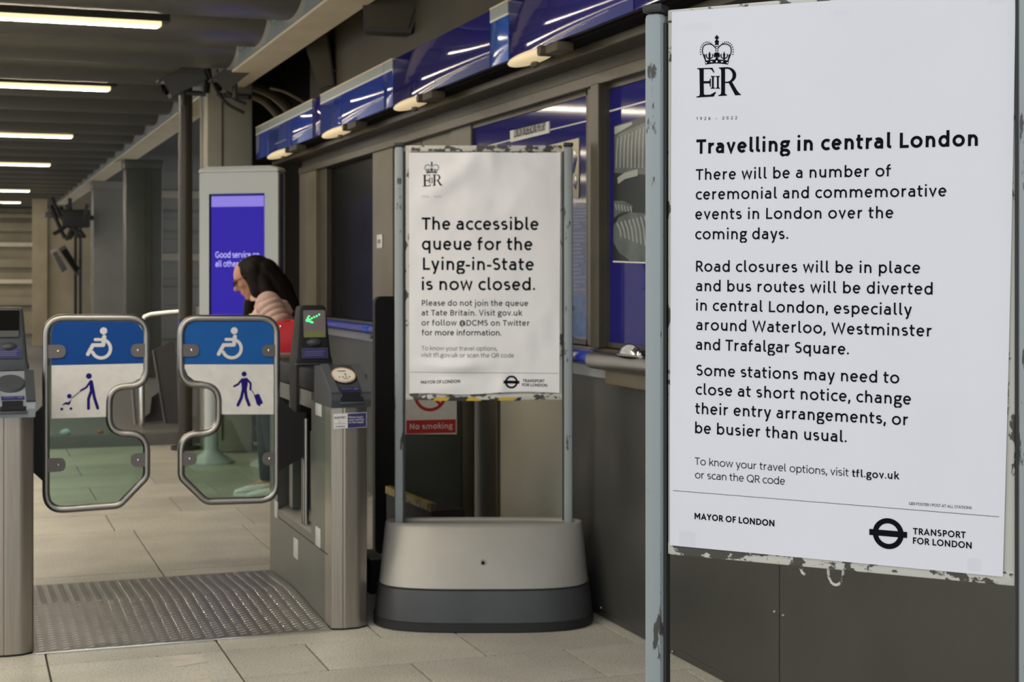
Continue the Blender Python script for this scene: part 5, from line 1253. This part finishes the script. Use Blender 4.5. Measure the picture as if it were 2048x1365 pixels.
for s_, (sh, el, wr) in arms.items():
    a = puff([(sh[0]-.005, sh[1]*.86, sh[2]+.012), tuple((Vector(sh)+Vector(el))/2), el, tuple(Vector(el).lerp(Vector(wr), .9))], [.082, .084, .076, .052], .040, .06, 18)
    O('sleeve', a, 'puffer', jk, clean=False); o = O('shoulder', puff([(sh[0]-.02, sh[1]*.45, sh[2]+.028), (sh[0]-.008, sh[1]*.80, sh[2]+.012), (sh[0]-.0, sh[1]*.95, sh[2]-.03)], [.05, .082, .078], .040, .05, 18), 'puffer', jk, clean=False)
O('collar', MB().rings([[(-.035+.07*cos(2*pi*j/20)*k_, .075*sin(2*pi*j/20)*k_, z-.25*(.07*cos(2*pi*j/20)*k_)*0+(-.0)) for j in range(20)] for z, k_ in ((1.262, 1.06), (1.285, 1.12), (1.31, 1.0))], cap=False), 'puffer', jk)
# jeans and shoes
mb = MB(); mb.ball((.055, 0, .84), (.135, .165, .10))
for s_ in (-1, 1): mb.capsule((.055, s_*.085, .83), kn[s_], .096, .068); mb.capsule(kn[s_], (an[s_][0], an[s_][1], .125), .066, .048)
PP('jeans', mb, 'jeans', rm=.008)
for s_ in (-1, 1):
    x0 = an[s_][0]; y0 = an[s_][1]
    prof = [(.065, .0, .040, .055), (.045, .0, .044, .085), (.01, .0, .044, .098), (-.04, .0, .044, .088), (-.10, 0, .048, .070), (-.15, 0, .050, .054), (-.185, 0, .042, .046), (-.205, 0, .022, .034)]
    rs = [[(x0+x, y0+w_*cos(q), .014+max(0, (h_-.014)*(.5+.5*sin(q))) if sin(q) > -.99 else .014) for q in [2*pi*j/18 for j in range(18)]] for x, _, w_, h_ in prof]
    sh = PP('shoe', MB().rings(rs), 'shoe', 'white trainer')
    O('sole', MB().prism(fillet([(x0+.07, y0-.042), (x0+.07, y0+.042), (x0-.12, y0+.054), (x0-.212, y0+.03), (x0-.212, y0-.03), (x0-.12, y0-.054)], .03), lambda a, b, d: (a, b, d), 0, .022), 'shoe', sh, smooth=False)
    O('laces', MB().tube([(x0-.035, y0-.03, .082), (x0-.05, y0, .094), (x0-.035, y0+.03, .082)], .004, 6).tube([(x0-.07, y0-.03, .072), (x0-.085, y0, .082), (x0-.07, y0+.03, .072)], .004, 6), 'greyboard', sh)
# red tote bag
bp_ = po+Vector((CA, -SA, 0))*lx(592)+Vector((SA, CA, 0))*(-.31); bp_.z = lz(712)+.02
t = thing('tote_bag', 'bright red bag with pale base hanging at the hip of the woman', 'bag', bp_, -YAW)
hb = .21
bag = MB().rings([[(x*s_, y*s2, z) for x, y in fillet([(-.115, -.06), (.115, -.06), (.115, .06), (-.115, .06)], .03, 4)] for s_, s2, z in ((.96, .9, .018), (1.0, 1.05, .06), (.98, 1.0, .13), (.93, .55, hb))])
O('body', bag, 'bagred', t); O('base_trim', MB().box(-.112, .112, -.056, .056, 0, .02, .008), 'camlight', t)
O('strap', MB().tube([(-.07, .01, hb-.02), (-.05, .03, hb-.005), (.0, .05, hb+.004), (.05, .03, hb-.005), (.07, .01, hb-.02)], .009, 8), 'bagred', t)
O('clasp', MB().ball((-.045, -.045, hb-.03), .008, 10, 6), 'chrome', t)
